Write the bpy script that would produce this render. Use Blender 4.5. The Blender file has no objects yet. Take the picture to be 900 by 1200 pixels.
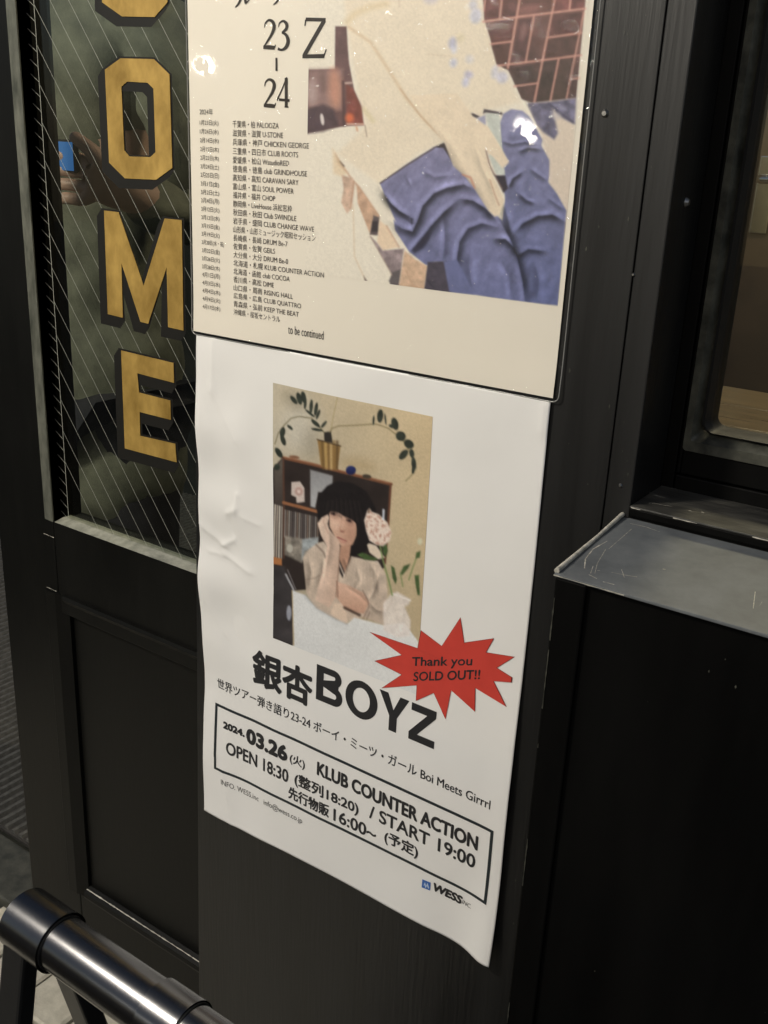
import bpy, bmesh, math, random
import numpy as np
from mathutils import Matrix, Vector
random.seed(7); rng = np.random.default_rng(7)
sc = bpy.context.scene
C = sc.collection

# ------------------------------------------------------------------ camera
# world: x along the facade, y into the building (pillar face is y = 0), z up, ground z = 0
D, H, FPX = 0.774, 1.33, 1180.14
R = np.array([[0.81691418, 0.22984775, -0.52898131],
              [0.57512131, -0.25555668, 0.77712693],
              [0.04343616, -0.93907444, -0.34095822]])
cam = bpy.data.cameras.new('camera'); camo = bpy.data.objects.new('camera', cam); C.objects.link(camo)
cam.sensor_fit = 'VERTICAL'; cam.sensor_height = 24.0; cam.lens = FPX / 1200 * 24.0
cam.clip_start = 0.02; cam.clip_end = 500
camo.matrix_world = Matrix(((R[0, 0], -R[0, 1], -R[0, 2], 0), (R[1, 0], -R[1, 1], -R[1, 2], -D),
                            (R[2, 0], -R[2, 1], -R[2, 2], H), (0, 0, 0, 1)))
sc.camera = camo

# ------------------------------------------------------------------ world, sun, exposure
SUN_EL, SUN_AZ = 34.0, 8.0          # azimuth from straight in front of the facade, negative = from the left
w = bpy.data.worlds.new('World'); sc.world = w; w.use_nodes = True
nt = w.node_tree
sky = nt.nodes.new('ShaderNodeTexSky'); sky.sky_type = 'NISHITA'; sky.sun_disc = False
sky.sun_elevation = math.radians(SUN_EL); sky.sun_rotation = math.radians(180 + SUN_AZ * -1)
bg = nt.nodes['Background']; nt.links.new(sky.outputs[0], bg.inputs[0]); bg.inputs[1].default_value = 0.035
sun = bpy.data.lights.new('sun', 'SUN'); suno = bpy.data.objects.new('sun', sun); C.objects.link(suno)
sun.energy = 0.22; sun.angle = math.radians(14); sun.color = (1.0, 0.92, 0.80)
a, e = math.radians(SUN_AZ), math.radians(SUN_EL)
to_sun = Vector((math.sin(a) * math.cos(e), -math.cos(a) * math.cos(e), math.sin(e)))
suno.rotation_euler = to_sun.to_track_quat('Z', 'Y').to_euler()
suno.location = (0, -4, 6)
vs = sc.view_settings; vs.view_transform = 'Standard'; vs.look = 'None'; vs.gamma = 1.0
vs.exposure = 0.48
vs.use_curve_mapping = False
sc.cycles.max_bounces = 5; sc.cycles.diffuse_bounces = 3; sc.cycles.glossy_bounces = 4; sc.cycles.transparent_max_bounces = 12
sc.cycles.sample_clamp_indirect = 6.0

# ------------------------------------------------------------------ measuring helpers
def ray(x, y):
    return R @ np.array([x - 450.0, y - 600.0, FPX])
def T(x, y, Y=0.0):                    # a measured picture point taken to the facade-parallel plane at depth Y
    d = ray(x, y); d = d * ((D + Y) / d[1]); return np.array([d[0], Y, d[2] + H])
def G(x, y, Z=0.0):                    # the same on a level plane
    d = ray(x, y); d = d * ((Z - H) / d[2]); return np.array([d[0], d[1] - D, Z])
def TD(x, y, depth):
    d = ray(x, y) * (depth / FPX); return np.array([d[0], d[1] - D, d[2] + H])
def topx(X, Y, Z):                     # inverse of T for arrays
    p = np.stack([X, np.full_like(X, D) + Y, Z - H], -1) @ R
    return 450 + FPX * p[..., 0] / p[..., 2], 600 + FPX * p[..., 1] / p[..., 2]

# ------------------------------------------------------------------ materials
def mat(name, col, rough=0.5, spec=0.5, metal=0.0, noise=0.0, nscale=30.0, bump=0.0, bscale=200.0, coat=0.0, col2=None, stretch=None, coatr=0.1):
    m = bpy.data.materials.new(name); m.use_nodes = True; t = m.node_tree; b = t.nodes['Principled BSDF']
    b.inputs['Base Color'].default_value = (*col, 1); b.inputs['Roughness'].default_value = rough
    b.inputs['Specular IOR Level'].default_value = spec; b.inputs['Metallic'].default_value = metal
    b.inputs['Coat Weight'].default_value = coat; b.inputs['Coat Roughness'].default_value = coatr
    tc = t.nodes.new('ShaderNodeTexCoord'); mp = t.nodes.new('ShaderNodeMapping'); t.links.new(tc.outputs['Object'], mp.inputs[0])
    if stretch: mp.inputs['Scale'].default_value = stretch
    if col2 is not None or noise:
        n = t.nodes.new('ShaderNodeTexNoise'); n.inputs['Scale'].default_value = nscale; n.inputs['Detail'].default_value = 7
        n.inputs['Roughness'].default_value = 0.65
        t.links.new(mp.outputs[0], n.inputs['Vector'])
        r = t.nodes.new('ShaderNodeValToRGB'); r.color_ramp.elements[0].position = 0.35; r.color_ramp.elements[1].position = 0.68
        c2 = col2 if col2 is not None else tuple(min(1, c * (1 + noise)) for c in col)
        c1 = col if col2 is not None else tuple(c * (1 - noise) for c in col)
        r.color_ramp.elements[0].color = (*c1, 1); r.color_ramp.elements[1].color = (*c2, 1)
        t.links.new(n.outputs['Fac'], r.inputs[0]); t.links.new(r.outputs[0], b.inputs['Base Color'])
        mr = t.nodes.new('ShaderNodeMapRange'); mr.inputs[3].default_value = max(0, rough - 0.08); mr.inputs[4].default_value = min(1, rough + 0.12)
        t.links.new(n.outputs['Fac'], mr.inputs[0]); t.links.new(mr.outputs[0], b.inputs['Roughness'])
    if bump:
        n2 = t.nodes.new('ShaderNodeTexNoise'); n2.inputs['Scale'].default_value = bscale; n2.inputs['Detail'].default_value = 5
        t.links.new(mp.outputs[0], n2.inputs['Vector'])
        bp = t.nodes.new('ShaderNodeBump'); bp.inputs['Strength'].default_value = bump; bp.inputs['Distance'].default_value = 0.002
        t.links.new(n2.outputs['Fac'], bp.inputs['Height']); t.links.new(bp.outputs[0], b.inputs['Normal'])
    return m
def glass_mat(name, tint, rough=0.03, ior=1.5, bump=0.0, bscale=20, refl=1.0, ramp=None):
    m = bpy.data.materials.new(name); m.use_nodes = True; t = m.node_tree
    for n in list(t.nodes):
        if n.type == 'BSDF_PRINCIPLED': t.nodes.remove(n)
    out = [n for n in t.nodes if n.type == 'OUTPUT_MATERIAL'][0]
    tr = t.nodes.new('ShaderNodeBsdfTransparent'); tr.inputs[0].default_value = (*tint, 1)
    gl = t.nodes.new('ShaderNodeBsdfGlossy'); gl.inputs['Roughness'].default_value = rough; gl.inputs[0].default_value = (refl, refl, refl, 1)
    f0 = ((ior - 1) / (ior + 1)) ** 2
    fr = t.nodes.new('ShaderNodeLayerWeight'); fr.inputs['Blend'].default_value = 0.5
    pw = t.nodes.new('ShaderNodeMath'); pw.operation = 'POWER'; t.links.new(fr.outputs['Facing'], pw.inputs[0]); pw.inputs[1].default_value = 5
    sm = t.nodes.new('ShaderNodeMath'); sm.operation = 'MULTIPLY_ADD'; t.links.new(pw.outputs[0], sm.inputs[0]); sm.inputs[1].default_value = 1 - f0; sm.inputs[2].default_value = f0
    mx = t.nodes.new('ShaderNodeMixShader'); t.links.new(sm.outputs[0], mx.inputs[0]); t.links.new(tr.outputs[0], mx.inputs[1]); t.links.new(gl.outputs[0], mx.inputs[2])
    t.links.new(mx.outputs[0], out.inputs[0])
    if bump:
        tc = t.nodes.new('ShaderNodeTexCoord'); n2 = t.nodes.new('ShaderNodeTexNoise'); n2.inputs['Scale'].default_value = bscale; n2.inputs['Detail'].default_value = 4
        t.links.new(tc.outputs['Object'], n2.inputs['Vector']); bp = t.nodes.new('ShaderNodeBump'); bp.inputs['Strength'].default_value = bump; bp.inputs['Distance'].default_value = 0.002
        src = n2.outputs['Fac']
        if ramp:
            mr = t.nodes.new('ShaderNodeMapRange'); mr.interpolation_type = 'SMOOTHSTEP'; mr.inputs[1].default_value, mr.inputs[2].default_value = ramp; t.links.new(src, mr.inputs[0]); src = mr.outputs[0]
        t.links.new(src, bp.inputs['Height']); t.links.new(bp.outputs[0], gl.inputs['Normal'])
    return m
def attr_mat(name, rough, coat, spec=0.4):
    m = bpy.data.materials.new(name); m.use_nodes = True; t = m.node_tree; b = t.nodes['Principled BSDF']
    at = t.nodes.new('ShaderNodeAttribute'); at.attribute_name = 'ink'; t.links.new(at.outputs['Color'], b.inputs['Base Color'])
    b.inputs['Roughness'].default_value = rough; b.inputs['Specular IOR Level'].default_value = spec; b.inputs['Coat Weight'].default_value = coat; b.inputs['Coat Roughness'].default_value = 0.12
    return m
M = {}
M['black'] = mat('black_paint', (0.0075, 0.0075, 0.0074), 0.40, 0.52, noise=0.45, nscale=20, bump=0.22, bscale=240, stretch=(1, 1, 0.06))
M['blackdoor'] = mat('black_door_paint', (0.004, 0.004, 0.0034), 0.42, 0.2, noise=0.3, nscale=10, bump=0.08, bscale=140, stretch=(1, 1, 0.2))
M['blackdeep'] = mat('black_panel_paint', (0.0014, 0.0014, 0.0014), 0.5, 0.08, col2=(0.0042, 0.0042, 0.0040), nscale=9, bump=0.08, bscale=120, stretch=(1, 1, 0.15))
M['worn'] = mat('worn_or_highlight_paint', (0.26, 0.25, 0.21), 0.6, 0.4, col2=(0.60, 0.57, 0.50), nscale=120)  # worn paint; also colours the highlights painted on the door moulding
M['bead'] = mat('grey_glazing_bead', (0.018, 0.019, 0.016), 0.4, 0.5, col2=(0.085, 0.085, 0.068), nscale=50)
M['gasket'] = mat('rubber_gasket', (0.012, 0.012, 0.012), 0.5, 0.4)
M['paper'] = mat('white_paper', (0.80, 0.79, 0.77), 0.42, 0.45, noise=0.015, nscale=6, bump=0.05, bscale=60)
M['glossypaper'] = mat('white_gloss_paper', (0.78, 0.73, 0.64), 0.45, 0.3, noise=0.015, nscale=5)
M['ink'] = mat('black_ink', (0.022, 0.022, 0.024), 0.45, 0.4)
M['inkbrown'] = mat('brown_black_ink', (0.035, 0.028, 0.024), 0.5, 0.3)
M['inkgrey'] = mat('thin_grey_ink', (0.10, 0.095, 0.09), 0.5, 0.3)
M['inklist'] = mat('list_ink', (0.055, 0.045, 0.038), 0.5, 0.3)
M['inkteal'] = mat('dark_teal_ink', (0.018, 0.024, 0.028), 0.45, 0.4)
M['red'] = mat('red_ink', (0.56, 0.055, 0.040), 0.42, 0.4, noise=0.05, nscale=40)
M['reddark'] = mat('dark_outline_ink', (0.16, 0.02, 0.018), 0.42, 0.4)
M['blueink'] = mat('blue_ink', (0.04, 0.13, 0.42), 0.42, 0.4)
M['paleink'] = mat('pale_ink', (0.45, 0.55, 0.72), 0.42, 0.4)
M['photo'] = attr_mat('printed_photo_ink', 0.42, 0.0)
M['film'] = glass_mat('laminate_film', (0.985, 0.985, 0.98), 0.03, 1.4, bump=0.5, bscale=75, ramp=(0.52, 0.78))
M['filmedge'] = mat('laminate_edge', (0.22, 0.22, 0.21), 0.2, 0.6)
M['glass'] = glass_mat('window_glass', (0.86, 0.88, 0.83), 0.02, 1.5)
M['gold'] = mat('gold_leaf', (0.30, 0.185, 0.042), 0.40, 0.5, metal=0.35, col2=(0.56, 0.365, 0.10), nscale=26, bump=0.12, bscale=90, stretch=(1, 1, 0.6))
M['lettershade'] = mat('black_letter_shade', (0.010, 0.0095, 0.008), 0.5, 0.3)
M['etch'] = mat('etched_line', (0.26, 0.27, 0.235), 0.6, 0.4)
M['steel'] = mat('dark_chrome', (0.13, 0.13, 0.135), 0.24, 0.6, metal=1.0, bump=0.03, bscale=60)
M['blacksteel'] = mat('black_powder_coat', (0.012, 0.012, 0.012), 0.4, 0.45, bump=0.08, bscale=300)
M['tile'] = mat('paver_stone', (0.46, 0.43, 0.35), 0.75, 0.3, col2=(0.62, 0.58, 0.48), nscale=45, bump=0.35, bscale=180)
M['ground'] = mat('street_asphalt', (0.06, 0.058, 0.055), 0.8, 0.3, noise=0.3, nscale=30, bump=0.3, bscale=200)
M['joint'] = mat('paver_joint', (0.030, 0.028, 0.024), 0.85, 0.2, noise=0.4, nscale=80)
M['mat'] = mat('ribbed_mat', (0.055, 0.053, 0.05), 0.9, 0.2, noise=0.3, nscale=60)
M['stone'] = mat('dark_threshold', (0.035, 0.036, 0.03), 0.5, 0.4, col2=(0.075, 0.075, 0.062), nscale=40, bump=0.2)
M['wood'] = mat('counter_wood', (0.14, 0.095, 0.05), 0.28, 0.5, col2=(0.28, 0.20, 0.11), nscale=12, stretch=(0.5, 8, 1))
M['brownwall'] = mat('brown_interior_wall', (0.055, 0.036, 0.026), 0.5, 0.4, noise=0.3, nscale=5)
M['darkroom'] = mat('dark_interior_wall', (0.02, 0.021, 0.016), 0.7, 0.3, noise=0.4, nscale=3)
M['chrome'] = mat('chrome', (0.7, 0.7, 0.7), 0.15, 0.5, metal=1.0)
M['screw'] = mat('screw_metal', (0.35, 0.34, 0.32), 0.35, 0.5, metal=1.0, noise=0.3, nscale=300)
M['skin'] = mat('skin', (0.38, 0.25, 0.20), 0.5, 0.4, noise=0.08, nscale=40)
M['olive'] = mat('olive_jacket_cloth', (0.11, 0.115, 0.088), 0.75, 0.25, noise=0.3, nscale=18, bump=0.4, bscale=300)
M['trouser'] = mat('dark_trouser_cloth', (0.02, 0.02, 0.024), 0.8, 0.2, noise=0.2)
M['hair'] = mat('dark_hair', (0.012, 0.010, 0.009), 0.5, 0.4)
M['zip'] = mat('pale_zip_tape', (0.30, 0.31, 0.24), 0.5, 0.4)

# ------------------------------------------------------------------ object helpers
def mesh_obj(name, verts, faces, m, parent=None, smooth=False):
    me = bpy.data.meshes.new(name); me.from_pydata([tuple(map(float, v)) for v in verts], [], faces); me.update()
    o = bpy.data.objects.new(name, me); C.objects.link(o)
    if m is not None: me.materials.append(M[m] if isinstance(m, str) else m)
    if smooth: me.shade_smooth()
    if parent is not None: attach(o, parent)
    return o
def attach(o, parent):
    o.parent = parent; o.matrix_parent_inverse = Matrix.Translation(parent.location).inverted()
def thing(name, label, cat, loc=(0, 0, 0), group=None, kind=None):
    o = bpy.data.objects.new(name, None); C.objects.link(o); o.location = loc; o.empty_display_size = 0.05
    return tag(o, label, cat, group, kind or 'thing')
def tag(o, label=None, cat=None, group=None, kind=None):
    if label: o['label'] = label
    if cat: o['category'] = cat
    if group: o['group'] = group
    if kind: o['kind'] = kind
    return o
def bm_obj(name, bm, m, parent=None, smooth=False):
    me = bpy.data.meshes.new(name); bm.normal_update(); bm.to_mesh(me); bm.free()
    o = bpy.data.objects.new(name, me); C.objects.link(o); me.materials.append(M[m] if isinstance(m, str) else m)
    if smooth: me.shade_smooth()
    if parent is not None: attach(o, parent)
    return o
def box(name, lo, hi, m, parent=None, bev=0.0, seg=2):
    bm = bmesh.new(); lo = Vector(lo); hi = Vector(hi)
    bmesh.ops.create_cube(bm, size=1.0, matrix=Matrix.Translation((lo + hi) / 2) @ Matrix.Diagonal((*(hi - lo), 1)))
    if bev: bmesh.ops.bevel(bm, geom=bm.edges[:], offset=bev, segments=seg, affect='EDGES', profile=0.5)
    return bm_obj(name, bm, m, parent)
def prism(name, prof, axis, a0, a1, m, parent=None, bev=0.0):
    # prof: closed 2-D outline; axis 'x': prof = (y, z) ; axis 'z': prof = (x, y); axis 'y': prof = (x, z)
    def P(p, q):
        return {'x': (q, p[0], p[1]), 'z': (p[0], p[1], q), 'y': (p[0], q, p[1])}[axis]
    bm = bmesh.new(); A = [bm.verts.new(P(p, a0)) for p in prof]; B = [bm.verts.new(P(p, a1)) for p in prof]; n = len(prof)
    bm.faces.new(A); bm.faces.new(B[::-1])
    for i in range(n): bm.faces.new((A[i], B[i], B[(i + 1) % n], A[(i + 1) % n]))
    bmesh.ops.recalc_face_normals(bm, faces=bm.faces[:])
    if bev: bmesh.ops.bevel(bm, geom=bm.edges[:], offset=bev, segments=2, affect='EDGES', profile=0.5)
    return bm_obj(name, bm, m, parent)
def tube(name, pts, rad, m, parent=None, n=24, caps=True, smooth=True):
    pts = [Vector(p) for p in pts]; rads = rad if isinstance(rad, (list, tuple)) else [rad] * len(pts)
    V = []; Fc = []
    up = None
    for i, p in enumerate(pts):
        d = (pts[min(i + 1, len(pts) - 1)] - pts[max(i - 1, 0)]).normalized()
        if up is None: up = Vector((0, 0, 1)) if abs(d.z) < 0.9 else Vector((0, 1, 0))
        s = d.cross(up).normalized(); u = s.cross(d).normalized(); up = u
        for k in range(n):
            t = 2 * math.pi * k / n; V.append(p + s * math.cos(t) * rads[i] + u * math.sin(t) * rads[i])
    for i in range(len(pts) - 1):
        for k in range(n):
            Fc.append((i * n + k, i * n + (k + 1) % n, (i + 1) * n + (k + 1) % n, (i + 1) * n + k))
    if caps:
        b0 = len(V); V += [V[k] for k in range(n)] + [V[(len(pts) - 1) * n + k] for k in range(n)]
        Fc.append(tuple(b0 + k for k in range(n))[::-1]); Fc.append(tuple(b0 + n + k for k in range(n)))
    o = mesh_obj(name, V, Fc, m, parent)
    if smooth:
        o.data.shade_smooth()
        for pl in o.data.polygons:
            if len(pl.vertices) > 4: pl.use_smooth = False
    return o

# ================================================================== GROUND
gnd = box('ground', (-14, -14, -0.30), (14, -1.9, -0.035), 'ground'); tag(gnd, kind='structure')
pav = box('pavement', (-6, -1.9, -0.30), (4, 3.0, -0.012), 'joint', bev=0); tag(pav, kind='structure')
PL, PW = 0.198, 0.098
bmp = None; pmesh = []
for v in range(4):
    bm = bmesh.new(); bmesh.ops.create_cube(bm, size=1, matrix=Matrix.Diagonal((PW - 0.004 * random.random(), PL - 0.003 * random.random(), 0.05, 1)))
    bmesh.ops.bevel(bm, geom=[e_ for e_ in bm.edges if all(vv.co.z > 0 for vv in e_.verts)], offset=0.004, segments=1, affect='EDGES')
    bm.normal_update()
    me = bpy.data.meshes.new('paver'); bm.to_mesh(me); bm.free(); me.materials.append(M['tile']); pmesh.append(me)
x0p = G(48, 1150)[0]; y0p = G(35, 1193)[1]
for i in range(-9, 6):
    for j in range(-4, 4):
        o = bpy.data.objects.new('paver', random.choice(pmesh)); C.objects.link(o)
        o.location = (x0p + (i + 0.5) * 0.102, y0p + (j + 0.5) * 0.202 + (0.0 if i % 2 == 0 else 0.101), -0.025 + random.uniform(-0.0015, 0.0015))
        o.rotation_euler = (random.uniform(-.006, .006), random.uniform(-.006, .006), random.uniform(-.006, .006))
        if o.location.y > 0.125 or o.location.x > -0.62: bpy.data.objects.remove(o); continue
        attach(o, pav)

# ================================================================== PILLAR
PXL = -0.797; XB = -0.3015; XC = -0.2787; ZT = 2.75
pil = thing('pillar', 'flat black painted timber pillar that carries the two posters', 'pillar', (-0.54, 0.05, 0))
prism('board', [(-0.806, 0.0), (XB - 0.0003, 0.0), (XB - 0.0003, ZT), (-0.752, ZT)], 'y', 0.0, 0.11, 'black', pil, bev=0.0008)
box('board', (XB + 0.0004, 0.0005, 0.0), (XC, 0.0705, ZT), 'black', pil, bev=0.0012)
def screw(px, py, Y, r, parent, nrm='y'):
    p = T(px, py, Y)
    bm = bmesh.new(); bmesh.ops.create_cone(bm, cap_ends=True, segments=14, radius1=r, radius2=r * 0.55, depth=r * 0.7)
    rot = Matrix.Rotation(math.radians(90), 4, 'X')
    bmesh.ops.transform(bm, matrix=Matrix.Translation((p[0], p[1] - r * 0.3, p[2])) @ rot, verts=bm.verts[:])
    # slot
    return bm_obj('screw', bm, 'screw', parent)
screw(709, 133, 0, 0.0032, pil); screw(742, 322, 0, 0.0014, pil); screw(727, 569, 0, 0.0017, pil)
sp = T(803, 237, 0.034)
bm = bmesh.new(); bmesh.ops.create_cone(bm, cap_ends=True, segments=14, radius1=0.004, radius2=0.0022, depth=0.003, matrix=Matrix.Translation((XC + 0.0012, 0.034, sp[2])) @ Matrix.Rotation(math.radians(90), 4, 'Y'))
bm_obj('screw', bm, 'screw', pil)

# worn paint ribbons: thin uneven chips of bare primer along an edge; some paint in a highlight
def ribbon(name, pts, wid, parent, m='worn', gap=0.35, seg=0.004, nrm=(0, -1, 0), seed=0):
    r = random.Random(seed); V = []; Fc = []; nv = Vector(nrm).normalized()
    for a_, b_ in zip(pts[:-1], pts[1:]):
        a_ = Vector(a_); b_ = Vector(b_); L = (b_ - a_).length; n = max(2, int(L / seg)); d = (b_ - a_).normalized(); s = d.cross(nv).normalized()
        on = True; prev = None
        for i in range(n + 1):
            if r.random() < 0.12: on = r.random() > gap
            p = a_ + (b_ - a_) * (i / n); wv = wid * r.uniform(0.25, 1.0) if on else 0
            if wv > 0:
                k = len(V); V.append(p - s * wv * r.uniform(.3, .6)); V.append(p + s * wv * r.uniform(.3, .6))
                if prev is not None: Fc.append((prev, prev + 1, k + 1, k))
                prev = k
            else: prev = None
    if not Fc: return None
    o = mesh_obj(name, V, Fc, m, parent); o['kind'] = 'stuff'; return o

def chips(n, x0, x1, z0, z1, Y, parent, seed, m='worn'):
    r = random.Random(seed); V = []; Fc = []
    for _ in range(n):
        x = r.uniform(x0, x1); z = r.uniform(z0, z1); s_ = r.uniform(.0003, .0011); k = r.randint(4, 6); b0 = len(V)
        el_ = r.uniform(1, 2.6)
        for j in range(k):
            t = 2 * math.pi * j / k; V.append((x + s_ * math.cos(t) * r.uniform(.6, 1), Y - .0003, z + s_ * el_ * math.sin(t) * r.uniform(.6, 1)))
        Fc.append(tuple(range(b0, b0 + k)))
    o = mesh_obj('paint_chips', V, Fc, m, parent); o['kind'] = 'stuff'
chips(26, -0.35, -0.305, 0.5, 1.6, 0.0, pil, 3, 'bead'); chips(10, -0.299, -0.281, 0.9, 1.6, 0.0005, pil, 4, 'bead')

# ================================================================== WINDOW BAY (sill, ledge, lower box)
SXL = T(728, 605)[0]; SBZ = T(728, 605)[2]; SFY = -0.121; SFZ = 1.33 - 0.2953; XR = 1.1
bay = thing('window_bay', 'black panelled counter box with a worn grey sill under the window', 'window bay', (0.3, -0.05, 0))
prism('sill', [(SFY - 0.004, SFZ), (0.006, SBZ), (0.006, SBZ - 0.004), (SFY - 0.004, SFZ - 0.0025)], 'x', SXL, XR, 'black', bay, bev=0.0006)
sill = bay.children[0]
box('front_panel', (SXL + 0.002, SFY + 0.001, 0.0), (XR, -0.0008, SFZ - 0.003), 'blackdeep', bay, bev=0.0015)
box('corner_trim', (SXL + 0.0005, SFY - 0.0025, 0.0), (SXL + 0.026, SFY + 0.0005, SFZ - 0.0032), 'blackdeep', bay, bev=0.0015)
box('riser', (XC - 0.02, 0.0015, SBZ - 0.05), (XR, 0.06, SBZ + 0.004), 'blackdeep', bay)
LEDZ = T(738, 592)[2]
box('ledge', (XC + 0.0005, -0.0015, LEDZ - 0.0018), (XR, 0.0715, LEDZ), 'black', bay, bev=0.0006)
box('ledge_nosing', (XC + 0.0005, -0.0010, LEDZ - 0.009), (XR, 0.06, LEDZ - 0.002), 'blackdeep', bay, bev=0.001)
# bead of old paint along the sill's pillar end
tube('edge_bead', [(SXL + 0.001, SFY - 0.002, SFZ + 0.0015), (SXL + 0.001, -0.05, (SFZ + SBZ) / 2 + 0.002), (SXL + 0.001, 0.0, SBZ + 0.002)], [0.0022, 0.0016, 0.0020], 'worn', bay, n=10)

chips(26, SXL + .03, SXL + .35, 0.45, SFZ - .02, SFY + 0.001, bay, 5, 'bead')
# sill paint: black gloss, rubbed and dusty
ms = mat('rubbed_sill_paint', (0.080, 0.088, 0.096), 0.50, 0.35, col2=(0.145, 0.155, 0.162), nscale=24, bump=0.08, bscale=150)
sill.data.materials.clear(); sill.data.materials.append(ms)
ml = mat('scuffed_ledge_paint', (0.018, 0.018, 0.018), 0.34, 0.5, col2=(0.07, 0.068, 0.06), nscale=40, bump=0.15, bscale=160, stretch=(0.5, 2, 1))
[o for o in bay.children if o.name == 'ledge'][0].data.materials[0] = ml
def onsill(px, py):
    # intersect with the sloping sill top, 0.3 mm above it
    d = ray(px, py); sl = (SBZ - SFZ) / (0.006 - SFY)
    t = (SBZ - H + sl * (-D - 0.006) + 0.0004) / (d[2] - sl * d[1]); p = d * t; return (p[0], p[1] - D, p[2] + H)
Z7 = lambda pts: [(600 + x / 3, 380 + y / 3) for x, y in pts]
for k, (ln, wd) in enumerate([([(255, 858), (258, 825), (285, 790), (335, 762)], .0011), ([(300, 865), (350, 872), (400, 882), (440, 888)], .0009),
        ([(270, 880), (320, 905), (360, 915)], .0012), ([(385, 862), (395, 890)], .0010), ([(330, 790), (300, 840), (290, 880)], .0006), ([(420, 720), (340, 790)], .0005),
        ([(855, 940), (848, 1000)], .0008), ([(880, 975), (870, 990)], .0006), ([(530, 860), (540, 862)], .0016), ([(415, 700), (470, 712), (520, 730)], .0012), ([(285, 850), (275, 880)], .0008)]):
    ribbon('scratch', [onsill(*p) for p in Z7(ln)], wd, bay, gap=0.15, seg=0.002, nrm=(0, 0, 1), seed=k)
ribbon('worn_or_highlight_edge', [(SXL, SFY - 0.0046, SFZ - 0.0012), (XR, SFY - 0.0046, SFZ - 0.0012)], 0.0012, bay, gap=0.35, seed=21)
ribbon('worn_or_highlight_edge', [(SXL + 0.002, SFY - 0.0030, SFZ - 0.02), (SXL + 0.002, SFY - 0.0030, 0.35)], 0.0014, bay, gap=0.6, seed=22, m='bead')
ribbon('worn_or_highlight_edge', [(XC + 0.002, -0.0020, LEDZ - 0.0012), (XR, -0.0020, LEDZ - 0.0012)], 0.0012, bay, gap=0.5, seed=23)
for k, (ln, wd) in enumerate([([(415, 628), (440, 610), (480, 590), (500, 570)], .003), ([(500, 600), (540, 610)], .0012), ([(620, 655), (632, 657)], .0016), ([(665, 660), (675, 663)], .0022), ([(470, 625), (560, 640)], .0008)]):
    ribbon('scratch', [tuple(G(*p, Z=LEDZ + 0.0005)) for p in Z7(ln)], wd, bay, gap=0.2, seg=0.002, nrm=(0, 0, 1), seed=40 + k)

# ================================================================== WINDOW
WY = 0.0715
win = thing('window', 'black framed window with a rounded grey bead around its glass', 'window', (0.3, WY, LEDZ))
jx = T(791, 558, WY)[0]; djz = T(791.7, 555, WY)[2]
bx0 = T(800, 526.5, WY)[0]; bz0 = T(801, 527, WY)[2]
gx0 = T(818, 508, WY)[0]; gz0 = T(820, 508, WY)[2]
px0 = T(831, 503, WY + 0.012)[0]; pz0 = T(831, 503, WY + 0.012)[2]
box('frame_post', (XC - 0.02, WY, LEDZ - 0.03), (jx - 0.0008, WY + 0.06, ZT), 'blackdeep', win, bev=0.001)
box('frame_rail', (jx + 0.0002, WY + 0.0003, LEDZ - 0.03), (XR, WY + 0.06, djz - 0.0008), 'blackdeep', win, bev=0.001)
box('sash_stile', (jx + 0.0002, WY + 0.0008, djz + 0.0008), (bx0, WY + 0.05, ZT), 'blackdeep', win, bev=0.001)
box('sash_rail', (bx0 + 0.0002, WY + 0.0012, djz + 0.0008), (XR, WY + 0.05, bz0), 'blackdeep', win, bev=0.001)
ribbon('worn_or_highlight_edge', [(jx + 0.001, WY - 0.0003, djz), (XR, WY - 0.0003, djz)], 0.0010, win, gap=0.25, seed=31, m='bead')  # highlight painted in along the joint below the sash
def lframe(name, x0, z0, x1, z1, y0, y1, m, rad):
    # an L of section: outer corner (x0,z0) at depth y0, inner (x1,z1) at y1; the corner is rounded
    V = []; Fc = []; n = 8
    def path(x, z, r):
        pts = [(x, ZT)]
        for k in range(n + 1):
            t = math.pi / 2 * k / n; pts.append((x + r - r * math.cos(t), z + r - r * math.sin(t)))
        return pts + [(XR, z)]
    A = path(x0, z0, rad); B = path(x1, z1, rad * 0.9)
    mid = path((x0 * .45 + x1 * .55), (z0 * .45 + z1 * .55), rad * .95)
    for P_, y in ((A, y0 + 0.004), (A, y0), (mid, y0 - 0.0012), (B, y1), (B, y1 + 0.02)):
        V += [(p[0], y, p[1]) for p in P_]
    L = len(A)
    for r_ in range(4):
        for i in range(L - 1): Fc.append((r_ * L + i, r_ * L + i + 1, (r_ + 1) * L + i + 1, (r_ + 1) * L + i))
    return mesh_obj(name, V, Fc, m, win, smooth=False)
lframe('glazing_bead', bx0, bz0, gx0, gz0, WY - 0.001, WY + 0.010, 'bead', 0.003)
lframe('gasket', gx0 + 0.0005, gz0 + 0.0005, px0, pz0, WY + 0.004, WY + 0.013, 'gasket', 0.010)
box('glass_pane', (px0 - 0.01, WY + 0.018, pz0 - 0.01), (XR, WY + 0.022, ZT - 0.05), 'glass', win)

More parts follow.
